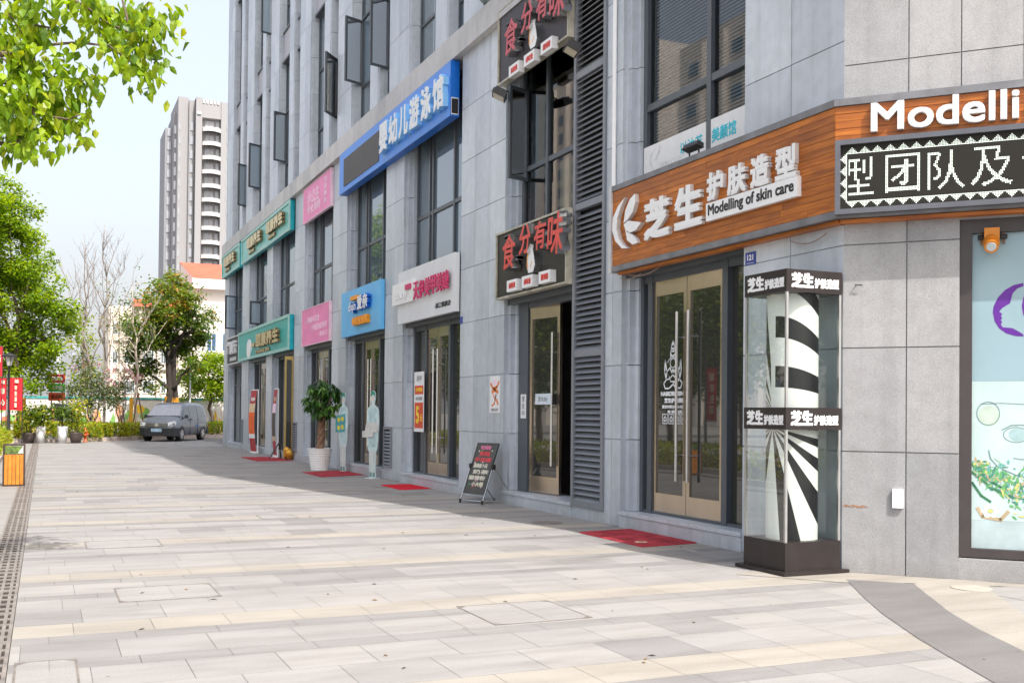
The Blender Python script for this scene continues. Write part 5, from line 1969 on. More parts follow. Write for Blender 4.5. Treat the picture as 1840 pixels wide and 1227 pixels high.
# bare trees
def bare(label, px, base, top, Y, seed, spread, leaves=None, m=BARKL, props=False, nfork=9, twigs=6):
    rn = random.Random(seed)
    b = at(px, 736, Y)
    b = Vector((b.x, Y, 0))
    t = thing('bare_tree', label, 'tree', b)
    mb = MB()
    tp_ = at(px + base, top, Y)
    sc = Y / _F.y / F_PX
    tr = limb(mb, b, tp_, .085, .014, rn, .025, 12, 7)
    ends = []
    for k in range(nfork):
        i = 4 + int(7 * k / nfork)
        s = tr[i]
        L = (tp_.z - s.z) * rn.uniform(.55, .95)
        a = rn.random() * 6.283
        e = s + Vector((math.cos(a) * L * spread, math.sin(a) * L * spread * .7, L * rn.uniform(.75, 1)))
        bp = limb(mb, s, e, .034, .007, rn, .07, 7, 5)
        for q in range(twigs):
            s2 = bp[rn.randrange(2, 7)]
            l2 = rn.uniform(.5, 1.5)
            a = rn.random() * 6.283
            e2 = s2 + Vector((math.cos(a) * l2 * .5, math.sin(a) * l2 * .4, l2 * .8))
            tw = limb(mb, s2, e2, .010, .004, rn, .08, 4, 4)
            ends += [tw[-1], tw[2]]
            for _ in range(2):
                a = rn.random() * 6.283
                l3 = rn.uniform(.25, .7)
                s3 = tw[rn.randrange(1, 4)]
                e3 = s3 + Vector((math.cos(a) * l3 * .5, math.sin(a) * l3 * .4, l3 * .8))
                mb.tube([s3, e3], [.005, .0025], 3)
                ends.append(e3)
    mb.build('trunk', m, t, True)
    if leaves:
        mb = MB()
        crown(mb, [(e, .3, .3, .25) for e in ends], leaves, .14, .05, rn, .4, (3, 2, 3, 1), False, .8, .9, 4)
        mb.build('crown', LD, t)
    return t


bare('leafless grey tree beside the steel gate frame, left one of the thin pair', 165, -14, 420, 62, 3, .28)
bare('tallest leafless grey tree against the sky, right one of the thin pair', 186, 2, 405, 63, 8, .3, None, BARKL, False, 11, 7)
t = bare('pale half bare tree with sparse brown leaves left of the dark trunked tree', 247, -10, 515, 57, 12, .55, 420, mat('whitish bark', (0.50, 0.43, 0.36), .9, var=.2), True, 10, 5)
BR_ = mat('brown prop pole', (0.16, 0.08, 0.05), .8, var=.2)
mb = MB()
for e in ((262, 757), (236, 757)): mb.tube([at(248, 705, 56.8), Vector((at(e[0], 745, 56.4).x, 56.4, .1))], .035, 6)
mb.build('prop_pole', BR_, t)
mb = MB()
mb.tube([Vector((at(235, 745, 56.9).x, 56.9, .1)), at(236, 715, 56.9)], .09, 8)
mb.build('trunk_wrap', YELLOW, t)

# dark trunked tree behind the van
rn = random.Random(14)
YD = 60.0
x0 = at(303, 740, YD).x
t = thing('camphor_tree', 'dark green tree with rusty new leaves and a thick dark trunk behind the grey van', 'tree', (x0, YD, 0))
mb = MB()
tr = limb(mb, (x0, YD, 0), at(303, 620, YD), .21, .14, rn, .02, 6, 10)
tr2 = limb(mb, (x0 + .35, YD + .1, 0), at(313, 630, YD), .16, .13, rn, .02, 6, 8)
for p in ((310, 510), (260, 560), (350, 560), (240, 610), (375, 570), (290, 540), (340, 600), (255, 660), (350, 650)):
    limb(mb, tr[-1 - rn.randrange(2)] if p[1] < 640 else tr[3], at(*p, YD + rn.uniform(-1, 1)), .12, .025, rn, .06, 6, 6)
mb.build('trunk', mat('dark wet bark', (0.045, 0.035, 0.03), .9, var=.3, scale=10), t, True)
mb = MB()
mb.tube([(x0, YD, .3), (x0, YD, 2.15)], [.24, .22], 12)
mb.tube([(x0 + .35, YD + .1, .3), (x0 + .36, YD + .1, 2.1)], [.19, .18], 10)
mb.build('trunk_wrap', mat('amber trunk wrap', (0.55, 0.25, 0.02), .8, var=.3, scale=8), t)
pxs = [(305, 512, 20), (325, 515, 18), (290, 535, 22), (320, 540, 24), (270, 545, 16), (340, 545, 18), (300, 565, 26), (340, 575, 26), (268, 578, 20), (365, 590, 14), (372, 565, 11), (378, 572, 6), (245, 590, 16), (228, 580, 12), (255, 610, 18), (300, 598, 24), (335, 608, 26), (362, 605, 16), (275, 618, 18), (335, 632, 14), (250, 640, 16), (265, 660, 14), (262, 692, 11), (250, 668, 11), (278, 700, 8), (345, 655, 10), (335, 668, 7), (345, 680, 8)]
cl = pxclumps(pxs, YD, 1.2, rn)
mb = MB()
crown(mb, lumps(cl[:7], 7, .46, rn), 5000, .2, .07, rn, .2, (4, 5, 1, 1.6), False, .6, .8, 10)
crown(mb, lumps(cl[7:], 8, .52, rn), 11500, .2, .07, rn, .2, (6, 4, 3, .3), False, .6, .8, 10)
mb.build('crown', LD, t)
rn = random.Random(15)
x0 = at(382, 740, 64).x
t = thing('young_tree', 'light green young tree between the dark trunk and the granite building', 'tree', (x0, 64, 0))
mb = MB()
tr = limb(mb, (x0, 64, 0), at(378, 690, 64), .12, .08, rn, .03)
for p in ((350, 660), (395, 655), (370, 640), (410, 680)): limb(mb, tr[-1], at(*p, 64 + rn.uniform(-.5, .5)), .05, .015, rn, .06)
mb.build('trunk', BARK, t, True)
mb = MB()
crown(mb, lumps(pxclumps([(350, 665, 18), (372, 655, 20), (395, 660, 20), (340, 690, 16), (365, 690, 20), (392, 690, 18), (410, 670, 18), (378, 712, 14), (400, 712, 12), (345, 710, 12), (325, 675, 10), (415, 700, 16)], 64, 1, rn), 7, .42, rn), 7600, .2, .065, rn, .2, (4, 6, 1, 2), False, .6, .8, 10)
mb.build('crown', LB, t)


# crape myrtles with pink flower heads
def myrtle(label, px, Y, pxs, flowers, seed, n):
    rn = random.Random(seed)
    x0 = at(px, 740, Y).x
    t = thing('crape_myrtle', label, 'flowering tree', (x0, Y, 0), 'crape myrtles in the far bed')
    mb = MB()
    for k in range(4):
        q = pxs[k % len(pxs)]
        limb(mb, (x0 + .06 * (k - 1.5), Y, 0), at(q[0], q[1] - 5, Y + rn.uniform(-.4, .4)), .045, .012, rn, .06, 7, 6)
    mb.build('trunk', BARKL, t, True)
    mb = MB()
    mb.tube([(x0, Y, .05), (x0, Y, .75)], [.1, .09], 8)
    mb.build('trunk_wrap', YELLOW, t)
    mb = MB()
    for k in range(3):
        a = k * 2.1 + .4
        mb.tube([(x0, Y, 1.15), (x0 + .55 * math.cos(a), Y + .55 * math.sin(a), .05)], .025, 5)
    mb.build('prop_pole', BR_, t)
    mb = MB()
    crown(mb, pxclumps(pxs, Y, .6, rn), n, .12, .04, rn, .3, (5, 4, 4, .15), False, .5, 1.1, 9)
    mb.build('crown', LM, t)
    mb = MB()
    crown(mb, pxclumps(flowers, Y - .3, .4, rn), 260, .08, .04, rn, .1, (1, 0, 0, 0), False, .8, .9, 7)
    mb.build('flower', [LM[3]] * 4, t)


myrtle('crape myrtle with pink flower heads, wide dusty crown left of the van', 166, 52, [(165, 680, 20), (140, 700, 18), (185, 690, 20), (160, 705, 24), (200, 705, 16), (130, 730, 14), (180, 720, 18), (150, 660, 14), (205, 725, 12), (145, 738, 14), (125, 700, 10)], [(198, 668, 7), (195, 685, 7), (138, 662, 6), (150, 655, 6), (186, 712, 5), (175, 655, 6), (118, 672, 5), (205, 660, 6)], 31, 3600)
myrtle('crape myrtle with lilac flower heads, thin crown under the pale half bare tree', 219, 53.5, [(215, 700, 12), (225, 690, 10), (210, 720, 11), (222, 672, 8)], [(225, 662, 7), (240, 682, 8), (232, 672, 7), (212, 715, 6), (222, 678, 6), (246, 676, 5), (213, 690, 5)], 33, 900)


# hedges
def hedge(label, boxes, n, L, seed, weights=(5, 3, 3, 2)):
    rn = random.Random(seed)
    t = thing('hedge', label, 'hedge', boxes[0][0], 'clipped yellow green hedges')
    mb = MB()
    for (c, rx, ry, rz) in boxes:
        k = int(n / len(boxes))
        for _ in range(k):
            u = Vector((rn.uniform(-1, 1), rn.uniform(-1, 1), rn.uniform(-.6, 1)))
            f = 1 / max(abs(u.x), abs(u.y), abs(u.z)) if rn.random() < .7 else 1
            u *= min(f, 1.0 / max(.001, max(abs(u.x), abs(u.y), abs(u.z)))) * rn.uniform(.85, 1.04)
            p = Vector(c) + Vector((u.x * rx, u.y * ry, u.z * rz))
            leafq(mb, p, L * rn.uniform(.7, 1.2), L * .3, rn, -.4, rn.choices((0, 1, 2, 3), weights)[0])
    mb.build('foliage', LY, t)
    mb = MB()
    for (c, rx, ry, rz) in boxes:
        for _ in range(10):
            x, y = c[0] + rn.uniform(-.8, .8) * rx, c[1] + rn.uniform(-.8, .8) * ry
            mb.tube([(x, y, 0), (x + rn.gauss(0, .08), y, c[2] + rz * .5)], [.015, .006], 4)
    mb.build('stem', BARK, t)


bx = []
for k in range(18):
    y = 21.8 + k * 1.35
    bx.append(((-1.75 + .12 * math.sin(k * 1.7), y, .30 + .04 * math.sin(k * 2.3)), .58, .8, .34 + .05 * math.sin(k * 3.1)))
hedge('yellow green hedge along the left kerb behind the orange litter bin', bx, 15000, .09, 41)
bx = []
for k in range(9):
    y = 13 + k * 1.1
    bx.append(((-1.9, y, .28), .6, .7, .34))
hedge('yellow green hedge along the left kerb nearer than the litter bin', bx, 2600, .11, 44)
pl = [(2.1, 51.8), (2.9, 52.6), (3.6, 53.4), (4.3, 54.6), (5.1, 55.2), (5.9, 55.8)]
hedge('low yellow green hedge behind the far kerb left of the van', [((x, y, .42), .75, .7, .34) for x, y in pl], 10000, .11, 42)
hedge('low green hedge between the van and the granite building', [((8.0 + k * .9, 57.6 + k * .4, .42), .8, .7, .36) for k in range(4)], 5000, .11, 43, (3, 1, 5, 1))
hedge('low yellow green hedge behind the white flower pots', [((-1.3 + k * .95, 50.3, .45), .8, .7, .38) for k in range(4)], 6500, .11, 45)

# potted plants in front of the far bed
gp = 'potted plants at the end of the plaza'
PB1 = mat('brown pot glaze', (0.075, 0.055, 0.05), .5, var=.2)
for px, h, w0, m_, fol, lab, sd in ((52, .42, .26, PB1, [(45, 745, 13), (62, 740, 12), (55, 755, 13)], 'dark round pot with a bushy reddish green plant, leftmost of the far potted plants', 1), (73, .7, .2, WHITE, [(72, 745, 11), (80, 738, 10), (66, 752, 9)], 'tall white pot with a leafy plant beside the dark pot, left white pot of two', 2),
                                     (113, .7, .2, WHITE, [(112, 745, 12), (102, 742, 9), (124, 744, 9), (112, 735, 10)], 'tall white pot holding a round dark leafed plant, right white pot of two', 3), (137, .45, .26, PB1, [(138, 750, 11), (140, 735, 10), (136, 768, 9), (142, 722, 6)], 'dark pot with an upright yellowish shrub, rightmost of the far potted plants', 4)):
    rn = random.Random(60 + sd)
    Y = 47.6
    x0 = at(px, 740, Y).x
    t = thing('potted_plant', lab, 'potted plant', (x0, Y, 0), gp)
    mb = MB()
    mb.lathe([(w0 * .72, 0), (w0 * .95, h * .6), (w0 * 1.05, h - .04), (w0 * 1.1, h), (w0 * .98, h), (w0 * .95, h - .05)], (x0, Y, 0), 18)
    mb.build('pot', m_, t, True)
    mb = MB()
    for k in range(5): limb(mb, (x0 + rn.gauss(0, .04), Y, h - .06), at(fol[k % len(fol)][0], fol[k % len(fol)][1], Y), .018, .006, rn, .06, 4, 5)
    mb.build('stem', BARK, t)
    mb = MB()
    crown(mb, pxclumps(fol, Y, .15, rn), 520, .15, .05, rn, .4, (5, 3, 3, 2) if sd != 3 else (4, 1, 5, 0), False, .6, .8, 7)
    mb.build('foliage', LG if sd != 4 else LY, t)
# hydrant
hx = at(154, 740, 49.2).x
t = thing('fire_hydrant', 'small orange red fire hydrant at the far kerb beside the potted plants', 'hydrant', (hx, 49.2, 0))
mb = MB()
mb.lathe([(.1, 0), (.1, .04), (.065, .06), (.06, .4), (.09, .42), (.09, .46), (.07, .5), (.03, .57), (.025, .62)], (hx, 49.2, 0), 14)
mb.tube([(hx - .14, 49.2, .34), (hx + .14, 49.2, .34)], .04, 10)
mb.tube([(hx, 49.2, .3), (hx, 49.04, .3)], .05, 10)
mb.build('body', mat('hydrant paint', (0.55, 0.10, 0.02), .45, var=.15), t, True)

# money tree in the ribbed white pot
rn = random.Random(77)
px_, py_ = 6.05, 25.0
t = thing('potted_tree', 'glossy leafed money tree in a ribbed white pot beside the light blue shop', 'potted plant', (px_, py_, 0))
prof = []
for k in range(9):
    z = .5 * k / 9
    r = .2 + .075 * k / 9
    prof += [(r, z), (r + .012, z + .012), (r + .016, z + .028), (r + .012, z + .044)]
prof += [(.285, .5), (.295, .53), (.255, .53), (.25, .48)]
mb = MB()
mb.lathe(prof, (px_, py_, 0), 28)
mb.build('pot', WHITE, t)
mb = MB()
for k in range(3):
    pts = []
    for i in range(13):
        a = i * .75 + k * 2.09
        pts.append((px_ + .045 * math.cos(a) + .06 * i / 12, py_ + .045 * math.sin(a), .46 + i * .075))
    mb.tube(pts, [.062 - .002 * i for i in range(13)], 8)
for k in range(9):
    a = k * .72
    limb(mb, (px_ + .06, py_, 1.3), (px_ + .06 + .34 * math.cos(a), py_ + .34 * math.sin(a), 1.55 + .3 * (k % 3) * .6), .022, .008, rn, .06, 4, 5)
mb.build('trunk', mat('braided trunk bark', (0.22, 0.13, 0.08), .85, var=.3, scale=18, bump=.4, bscale=40), t, True)
mb = MB()
GLm = [leaf_mat('money leaf', (0.045, 0.14, 0.018), .25), leaf_mat('money leaf light', (0.10, 0.23, 0.03), .25), leaf_mat('money leaf deep', (0.02, 0.07, 0.012), .2)]
for k in range(95):
    while True:
        u = Vector((rn.uniform(-1, 1), rn.uniform(-1, 1), rn.uniform(-1, 1)))
        if .3 < u.length < 1: break
    p = Vector((px_ + .06, py_, 1.72)) + Vector((u.x * .47, u.y * .47, u.z * .5))
    base = rn.random() * 6.28
    mi = rn.choice((0, 0, 1, 2))
    for q in range(6):
        a = base + q * 1.05
        el = -.75 + rn.gauss(0, .25)
        d = Vector((math.cos(a) * math.cos(el), math.sin(a) * math.cos(el), math.sin(el)))
        s = d.cross(Vector((0, 0, 1))).normalized()
        L, W = rn.uniform(.17, .26), rn.uniform(.028, .042)
        u_ = s.cross(d)
        mb.poly([p, p + d * L * .5 + s * W - u_ * .01, p + d * L - u_ * .03], mi)
        mb.poly([p, p + d * L - u_ * .03, p + d * L * .5 - s * W - u_ * .01], mi)
mb.build('crown', GLm, t)

# ------------------------------------------------------------------ street furniture on the left
t = thing('litter_bin', 'orange slatted wooden litter bin with a dark frame beside the drain', 'litter bin', (-.49, 21.25, 0))
mb = MB()
bx0, bx1, by0, by1, bh = -.67, -.30, 21.2, 21.52, .76
for x in (bx0, bx1 - .025):
    for y in (by0, by1 - .025): mb.box(x, x + .025, y, y + .025, 0, bh)
for z in (.0, bh - .025): mb.box(bx0, bx1, by0 + .001, by1 - .001, z, z + .025)
mb.box(bx0 + .02, bx1 - .02, by0 + .02, by1 - .02, .03, .56)
mb.build('frame', mat('bin frame', (0.05, 0.03, 0.02), .5), t)
mb = MB()
for k in range(5):
    x = bx0 + .03 + k * .064
    mb.box(x, x + .056, by0 + .004, by0 + .018, .03, .575)
    mb.box(x, x + .056, by1 - .018, by1 - .004, .03, .575)
for k in range(4):
    y = by0 + .03 + k * .068
    for x in (bx0 + .004, bx1 - .018): mb.box(x, x + .014, y, y + .058, .03, .575)
mb.build('slat_panel', mat('orange stained wood', (0.52, 0.19, 0.02), .5, var=.2, scale=9, island=.12), t)
mb = MB()
mb.box(bx0 + .035, bx1 - .035, by0 + .006, by0 + .014, .59, .725)
mb.build('notice_panel', mat('bin notice', (0.10, 0.16, 0.03), .5, var=.6, scale=14), t)
mb = MB()
mb.poly([(bx1 - .12, by0 + .005, .6), (bx1 - .04, by0 + .005, .6), (bx1 - .04, by0 + .005, .72)])
mb.build('notice_corner', OFFW, t)

YL = 44.0
lx = at(15, 740, YL).x
t = thing('street_lamp', 'black post lamp with a tapered glass head in the left bed', 'street lamp', (lx, YL, 0))
mb = MB()
mb.lathe([(.13, 0), (.13, .12), (.08, .2), (.06, .45), (.045, .5), (.04, 2.95), (.06, 2.98), (.06, 3.02)], (lx, YL, 0), 12)
mb.build('post', BLACK, t, True)
mb = MB()
mb.lathe([(.08, 3.02), (.17, 3.36), (.165, 3.36)], (lx, YL, 0), 8)
mb.build('lamp_glass', mat('frosted lamp glass', (0.5, 0.5, 0.48), .4), t)
mb = MB()
mb.lathe([(.26, 3.36), (.27, 3.39), (.12, 3.47), (.05, 3.5)], (lx, YL, 0), 12)
for k in range(4):
    a = k * 1.571 + .4
    mb.tube([(lx + .08 * math.cos(a), YL + .08 * math.sin(a), 3.0), (lx + .18 * math.cos(a), YL + .18 * math.sin(a), 3.38)], .012, 5)
mb.build('lamp_cap', BLACK, t)


def flag(px0, px1, py0, py1, Y, label, words, base=True):
    a, b = at(px0, py0, Y), at(px1, py1, Y)
    t = thing('red_banner', label, 'banner', (a.x, Y, 0))
    mb = MB()
    fr = lambda r, z, d: Vector((r, Y - d, z))
    nx = 8
    for k in range(nx):
        x0, x1 = a.x + (b.x - a.x) * k / nx, a.x + (b.x - a.x) * (k + 1) / nx
        d0, d1 = .03 * math.sin(k * 1.3), .03 * math.sin((k + 1) * 1.3)
        mb.poly([fr(x0, b.z, d0), fr(x1, b.z, d1), fr(x1, a.z, d1), fr(x0, a.z, d0)])
        mb.poly([fr(x0, a.z, d0 - .004), fr(x1, a.z, d1 - .004), fr(x1, b.z, d1 - .004), fr(x0, b.z, d0 - .004)])
    mb.build('cloth', mat('red banner cloth', (0.62, 0.015, 0.025), .7, var=.15, scale=3), t)
    mb = MB()
    for ch, r, z, w_, h_ in words: text(mb, fr, ch, a.x + (b.x - a.x) * r, b.z + (a.z - b.z) * z, (b.x - a.x) * w_, (a.z - b.z) * h_, .04, .002, .02)
    mb.build('lettering', mat('banner cream print', (0.75, 0.62, 0.48), .7), t)
    mb = MB()
    for x in (a.x + .02, b.x - .02): mb.tube([(x, Y + .02, 0), (x, Y + .02, a.z + .03)], .018, 5)
    mb.tube([(a.x, Y + .02, a.z + .02), (b.x, Y + .02, a.z + .02)], .015, 5)
    mb.build('pole', BLACK, t)


flag(18, 41, 679, 737, 46.0, 'red banner with a vertical line of cream characters right of the lamp post', [('城', .5, .9, .32, .12), ('市', .45, .7, .2, .15), ('生', .45, .52, .2, .15), ('活', .45, .34, .2, .15), ('家', .45, .16, .2, .15)])
flag(-24, 12, 679, 737, 46.0, 'red banner with white characters cut by the left edge beside the lamp post', [('城', .8, .88, .2, .12), ('市', .8, .6, .2, .2), ('心', .8, .25, .2, .2)])
flag(-30, 5, 622, 676, 45.4, 'upper red banner cut by the left edge above the lamp post', [('新', .8, .6, .2, .25)])

t = thing('red_banner', 'red vertical banner on a black post in the left bed, mirrored in the door glass', 'banner', (-2.9, 24.1, 0))
mb = MB()
mb.tube([(-2.95, 24.4, 0), (-2.95, 24.4, 3.2)], .035, 8)
mb.tube([(-2.95, 24.4, 2.72), (-2.95, 23.86, 2.72)], .014, 6)
mb.tube([(-2.95, 24.4, 1.24), (-2.95, 23.86, 1.24)], .014, 6)
mb.build('pole', BLACK, t)
mb = MB()
mb.box(-2.96, -2.95, 23.88, 24.34, 1.26, 2.7)
mb.build('cloth', MATS['red banner cloth'], t)
mb = MB()
fr_ = lambda r, z, d: Vector((-2.95 + d, r, z))
for k, ch in enumerate('城市生活'): text(mb, fr_, ch, 24.11, 2.45 - k * .3, .24, .24, .0005, .002, .02)
mb.build('lettering', MATS['banner cream print'], t)

# stacked coloured sign board
YS = 54.0
t = thing('direction_sign', 'sign of three stacked panels, red, green and orange, in front of the mural wall', 'sign', (at(103, 740, YS).x, YS, 0))
frs = lambda r, z, d: Vector((r, YS - d, z))
for (y0_, y1_, col, nm) in ((672, 688, (0.45, 0.02, 0.03), 'sign red'), (689, 704, (0.03, 0.45, 0.06), 'sign green'), (705, 720, (0.72, 0.10, 0.02), 'sign orange')):
    a, b = at(87, y0_, YS), at(117, y1_, YS)
    mb = MB()
    mb.box(a.x, b.x, YS - .04, YS + .04, b.z, a.z)
    p = mb.build('panel', mat(nm, col, .5, var=.2, scale=6), t)
    mb = MB()
    text(mb, frs, {'sign red': '市民广场', 'sign green': '停车场', 'sign orange': '商业街'}[nm], (a.x + b.x) / 2, (a.z + b.z) / 2, .5, .2, .041, .002, .02)
    mb.build('lettering', PAPER if nm != 'sign orange' else mat('dark red print', (0.2, 0.02, 0.02), .6), p)
mb = MB()
for px in (92, 112):
    x = at(px, 740, YS).x
    mb.tube([(x, YS + .06, 0), (x, YS + .06, at(px, 674, YS).z)], .035, 6)
mb.build('post', LOUV, t)
# grey cabinet under it
cx0, cx1 = at(97, 740, YS + 1).x, at(126, 740, YS + 1).x
t = thing('cabinet', 'pale grey street cabinet behind the potted plants under the stacked sign', 'utility cabinet', ((cx0 + cx1) / 2, YS + 1, 0))
mb = MB()
mb.box(cx0, cx1, YS + .8, YS + 1.4, 0, 1.62)
mb.box(cx0 - .04, cx1 + .04, YS + .76, YS + 1.44, 1.62, 1.68)
mb.build('body', mat('cabinet grey', (0.42, 0.44, 0.47), .5, var=.1), t)
mb = MB()
mb.box(cx0 + .05, (cx0 + cx1) / 2 - .01, YS + .785, YS + .8, .1, 1.55)
mb.box((cx0 + cx1) / 2 + .01, cx1 - .05, YS + .785, YS + .8, .1, 1.55)
mb.build('door', MATS['cabinet grey'], t)

# mural wall along the far street
YM = 66.0
xa, xb = at(-40, 740, YM).x, at(460, 740, YM).x
zt_ = at(200, 717, YM).z
mw = thing('mural_wall', 'long white site wall with colourful painted shapes and a teal coping at the far street', 'wall', ((xa + xb) / 2, YM, 0))
mb = MB()
n_ = 22
for k in range(n_):
    a_, b_ = xa + (xb - xa) * k / n_, xa + (xb - xa) * (k + 1) / n_
    mb.box(a_ + .01, b_ - .01, YM, YM + .16, 0, zt_)
mb.build('panel', mat('whitewash', (0.64, 0.61, 0.58), .85, var=.08, scale=1), mw)
mb = MB()
mb.box(xa, xb, YM - .05, YM + .21, zt_, zt_ + .12)
mb.build('coping', mat('teal coping', (0.05, 0.33, 0.33), .6), mw)
mb = MB()
rm = random.Random(9)
frm = lambda r, z, d: Vector((r, YM - d, z))
for k in range(70):
    r, z, s = rm.uniform(xa + 1, xb - 1), rm.uniform(.2, zt_ * .8), rm.uniform(.2, .7)
    ty = rm.randrange(3)
    if ty == 0: pts = [(r - s, .02), (r, z + s * .6), (r + s, .02)]
    elif ty == 1: pts = ell(r, z, s * .5, s * .4, 14)
    else: pts = [(r - s * .5, .02), (r - s * .5, z), (r - s * .2, z + .3), (r + s * .4, z), (r + s * .4, .02)]
    pts = [(p, min(q, zt_ - .02)) for p, q in pts]
    mb.poly([frm(p, q, .002 + k * 1e-4) for p, q in pts], rm.randrange(6))
mb.build('painted_shapes', [mat('mural peach', (0.62, 0.34, 0.2), .8), mat('mural yellow', (0.7, 0.45, 0.03), .8), mat('mural white', (0.72, 0.72, 0.7), .8), mat('mural coral', (0.6, 0.18, 0.1), .8), mat('mural green', (0.2, 0.4, 0.1), .8), mat('mural sand', (0.6, 0.5, 0.36), .8)], mw)

# steel gate frame
YG = 78.0
t = thing('gate_frame', 'tall grey steel gate frame standing left of the bare trees', 'gate', (at(122, 740, YG).x, YG, 0))
mb = MB()
def g(px): return at(px, 740, YG).x
zt2 = at(120, 586, YG).z
zb2 = at(120, 598, YG).z
mb.box(g(127), g(143), YG, YG + .8, 0, zt2)
mb.box(g(92), g(100), YG, YG + .8, 0, zt2 - .003)
mb.box(g(100), g(127), YG + .003, YG + .797, zb2, zt2 - .006)
mb.build('frame', mat('gate steel', (0.36, 0.39, 0.46), .5, var=.06), t)
mb = MB()
mb.box(g(100), g(108), YG + .3, YG + .5, 3, zb2 - .5)
mb.build('infill', OFFW, t)
t = thing('utility_pole', 'thin white utility pole in front of the light green young tree', 'pole', (at(341, 740, 62).x, 62, 0))
mb = MB()
x = at(341, 740, 62).x
mb.tube([(x, 62, 0), (x, 62, at(341, 640, 62).z)], [.06, .04], 8)
mb.lathe([(.05, 0), (.09, .06), (.09, .14), (.03, .2)], (x, 62, at(341, 645, 62).z), 8)
mb.build('shaft', OFFW, t)

# ------------------------------------------------------------------ grey van
van = thing('parked_van', 'grey minivan parked at the end of the plaza with its front towards the shops', 'van', (0, 0, 0))
VP = mat('grey metallic van paint', (0.155, 0.17, 0.19), 0.35, 0.35, var=.06, coat=.6)
VG = glass_dark('van glass', (0.035, 0.04, 0.045), ior=2.1, wob=0)
VB = mat('van black trim', (0.018, 0.02, 0.026), .55)
st = [  # x, half width low, half width belt, half width roof, z bottom, z belt, z top
    (2.14, .62, .66, .55, .40, .74, .80), (2.08, .74, .78, .66, .30, .80, .90), (1.90, .79, .83, .74, .26, .86, .97), (1.42, .82, .85, .78, .26, .96, 1.09),
    (1.05, .82, .855, .72, .26, 1.00, 1.40), (.72, .82, .86, .665, .26, 1.03, 1.70), (.3, .82, .86, .665, .26, 1.05, 1.755), (-.6, .82, .86, .665, .26, 1.06, 1.775), (-1.4, .82, .86, .66, .27, 1.07, 1.765), (-1.95, .81, .85, .63, .32, 1.07, 1.72), (-2.12, .78, .81, .58, .40, 1.05, 1.60)]
def vsec(s):
    x, wl, wb, wr, zb, zm, zt = s
    return [(x, wl * .95, zb), (x, wb - .02, zb + .14), (x, wb, (zb + zm) / 2 + .05), (x, wb - .015, zm), (x, wr + (wb - wr) * .12, zt - .09), (x, wr - .05, zt - .02), (x, wr * .5, zt + .012), (x, 0, zt + .02)]
mb = MB()
secs = []
for s in st:
    h = vsec(s)
    secs.append(h + [(x, -y, z) for x, y, z in h[-2::-1]])
nn = len(secs[0])
for q in secs: mb.v += q
for i in range(len(secs) - 1):
    for j in range(nn - 1): mb.f.append((i * nn + j, (i + 1) * nn + j, (i + 1) * nn + j + 1, i * nn + j + 1)); mb.m.append(0)
    mb.f.append((i * nn + nn - 1, (i + 1) * nn + nn - 1, (i + 1) * nn, i * nn)); mb.m.append(0)
mb.f.append(tuple(range(nn))); mb.m.append(0)
mb.f.append(tuple((len(secs) - 1) * nn + j for j in reversed(range(nn)))); mb.m.append(0)
body = mb.build('body', VP, van, True)
def vs_at(x):
    for a, b in zip(st, st[1:]):
        if b[0] <= x <= a[0]:
            t_ = (a[0] - x) / (a[0] - b[0])
            return tuple(p + (q - p) * t_ for p, q in zip(a, b))
def side(x, t_, sgn, off=.008):
    s = vs_at(x)
    y0, z0 = s[2] - .015, s[5]
    y1, z1 = s[3] + (s[2] - s[3]) * .12, s[6] - .09
    return (x, sgn * (y0 + (y1 - y0) * t_ + off), z0 + (z1 - z0) * t_)
for sg in (1, -1):
    for xs in ((1.28, .92, .35), (.27, -.1, -.62), (-.72, -1.2, -1.78)):
        mb = MB()
        lo = [side(x, .06, sg) for x in xs]
        hi = [side(x, .93, sg) for x in (xs if xs[0] < 1 else (.80, .7, .35))]
        for i in range(2):
            q = [lo[i], lo[i + 1], hi[i + 1], hi[i]]
            mb.poly(q if sg < 0 else q[::-1])
        mb.build('side_window', VG, van)
    mb = MB()
    for z, x0_, x1_ in ((1.0, .12, .30), (1.0, .42, .60)):
        mb.box(x0_, x1_, sg * .862, sg * .895, z - .03, z + .01)
    mb.build('door_handle', VB, van)
    mb = MB()
    for x in (.32, -.67):
        s = vs_at(x)
        mb.box(x - .006, x + .006, sg * (s[2] - .03), sg * (s[2] + .0035), .32, s[5])
    mb.build('door_gap', VB, van)
    mb = MB()
    mb.box(.98, 1.13, sg * .86, sg * 1.03, 1.05, 1.2, 0, None, .03)
    mb.build('mirror', VB, van)
    for wx in (1.33, -1.36):
        mb = MB()
        mb.tube([(wx, sg * .63, .31), (wx, sg * .845, .31)], .31, 24)
        wh = mb.build('wheel', mat('tyre rubber', (0.02, 0.02, 0.02), .85), van)
        mb = MB()
        mb.tube([(wx, sg * .84, .31), (wx, sg * .856, .31)], .2, 20)
        for k in range(5): mb.tube([(wx + .13 * math.cos(k * 1.257), sg * .858, .31 + .13 * math.sin(k * 1.257)), (wx + .13 * math.cos(k * 1.257), sg * .862, .31 + .13 * math.sin(k * 1.257))], .04, 8, 1)
        mb.build('rim', [CHROME, VB], wh)
        mb = MB()
        pts = ell(wx, .33, .37, .37, 18, -8, 188)
        mb.poly([(p, sg * .853, z) for p, z in (pts if sg < 0 else pts[::-1])])
        mb.build('wheel_arch', VB, van)
    mb = MB()
    hl = [(2.1, sg * .76, .70), (2.14, sg * .52, .70), (2.125, sg * .50, .84), (2.0, sg * .76, .93), (1.93, sg * .825, .86), (2.0, sg * .80, .74)]
    hl = [(x + .022, y * 1.012, z) for x, y, z in hl]
    mb.poly(hl if sg > 0 else hl[::-1])
    mb.build('headlight', mat('headlight lens', (0.68, 0.72, 0.74), .12), van)
mb = MB()
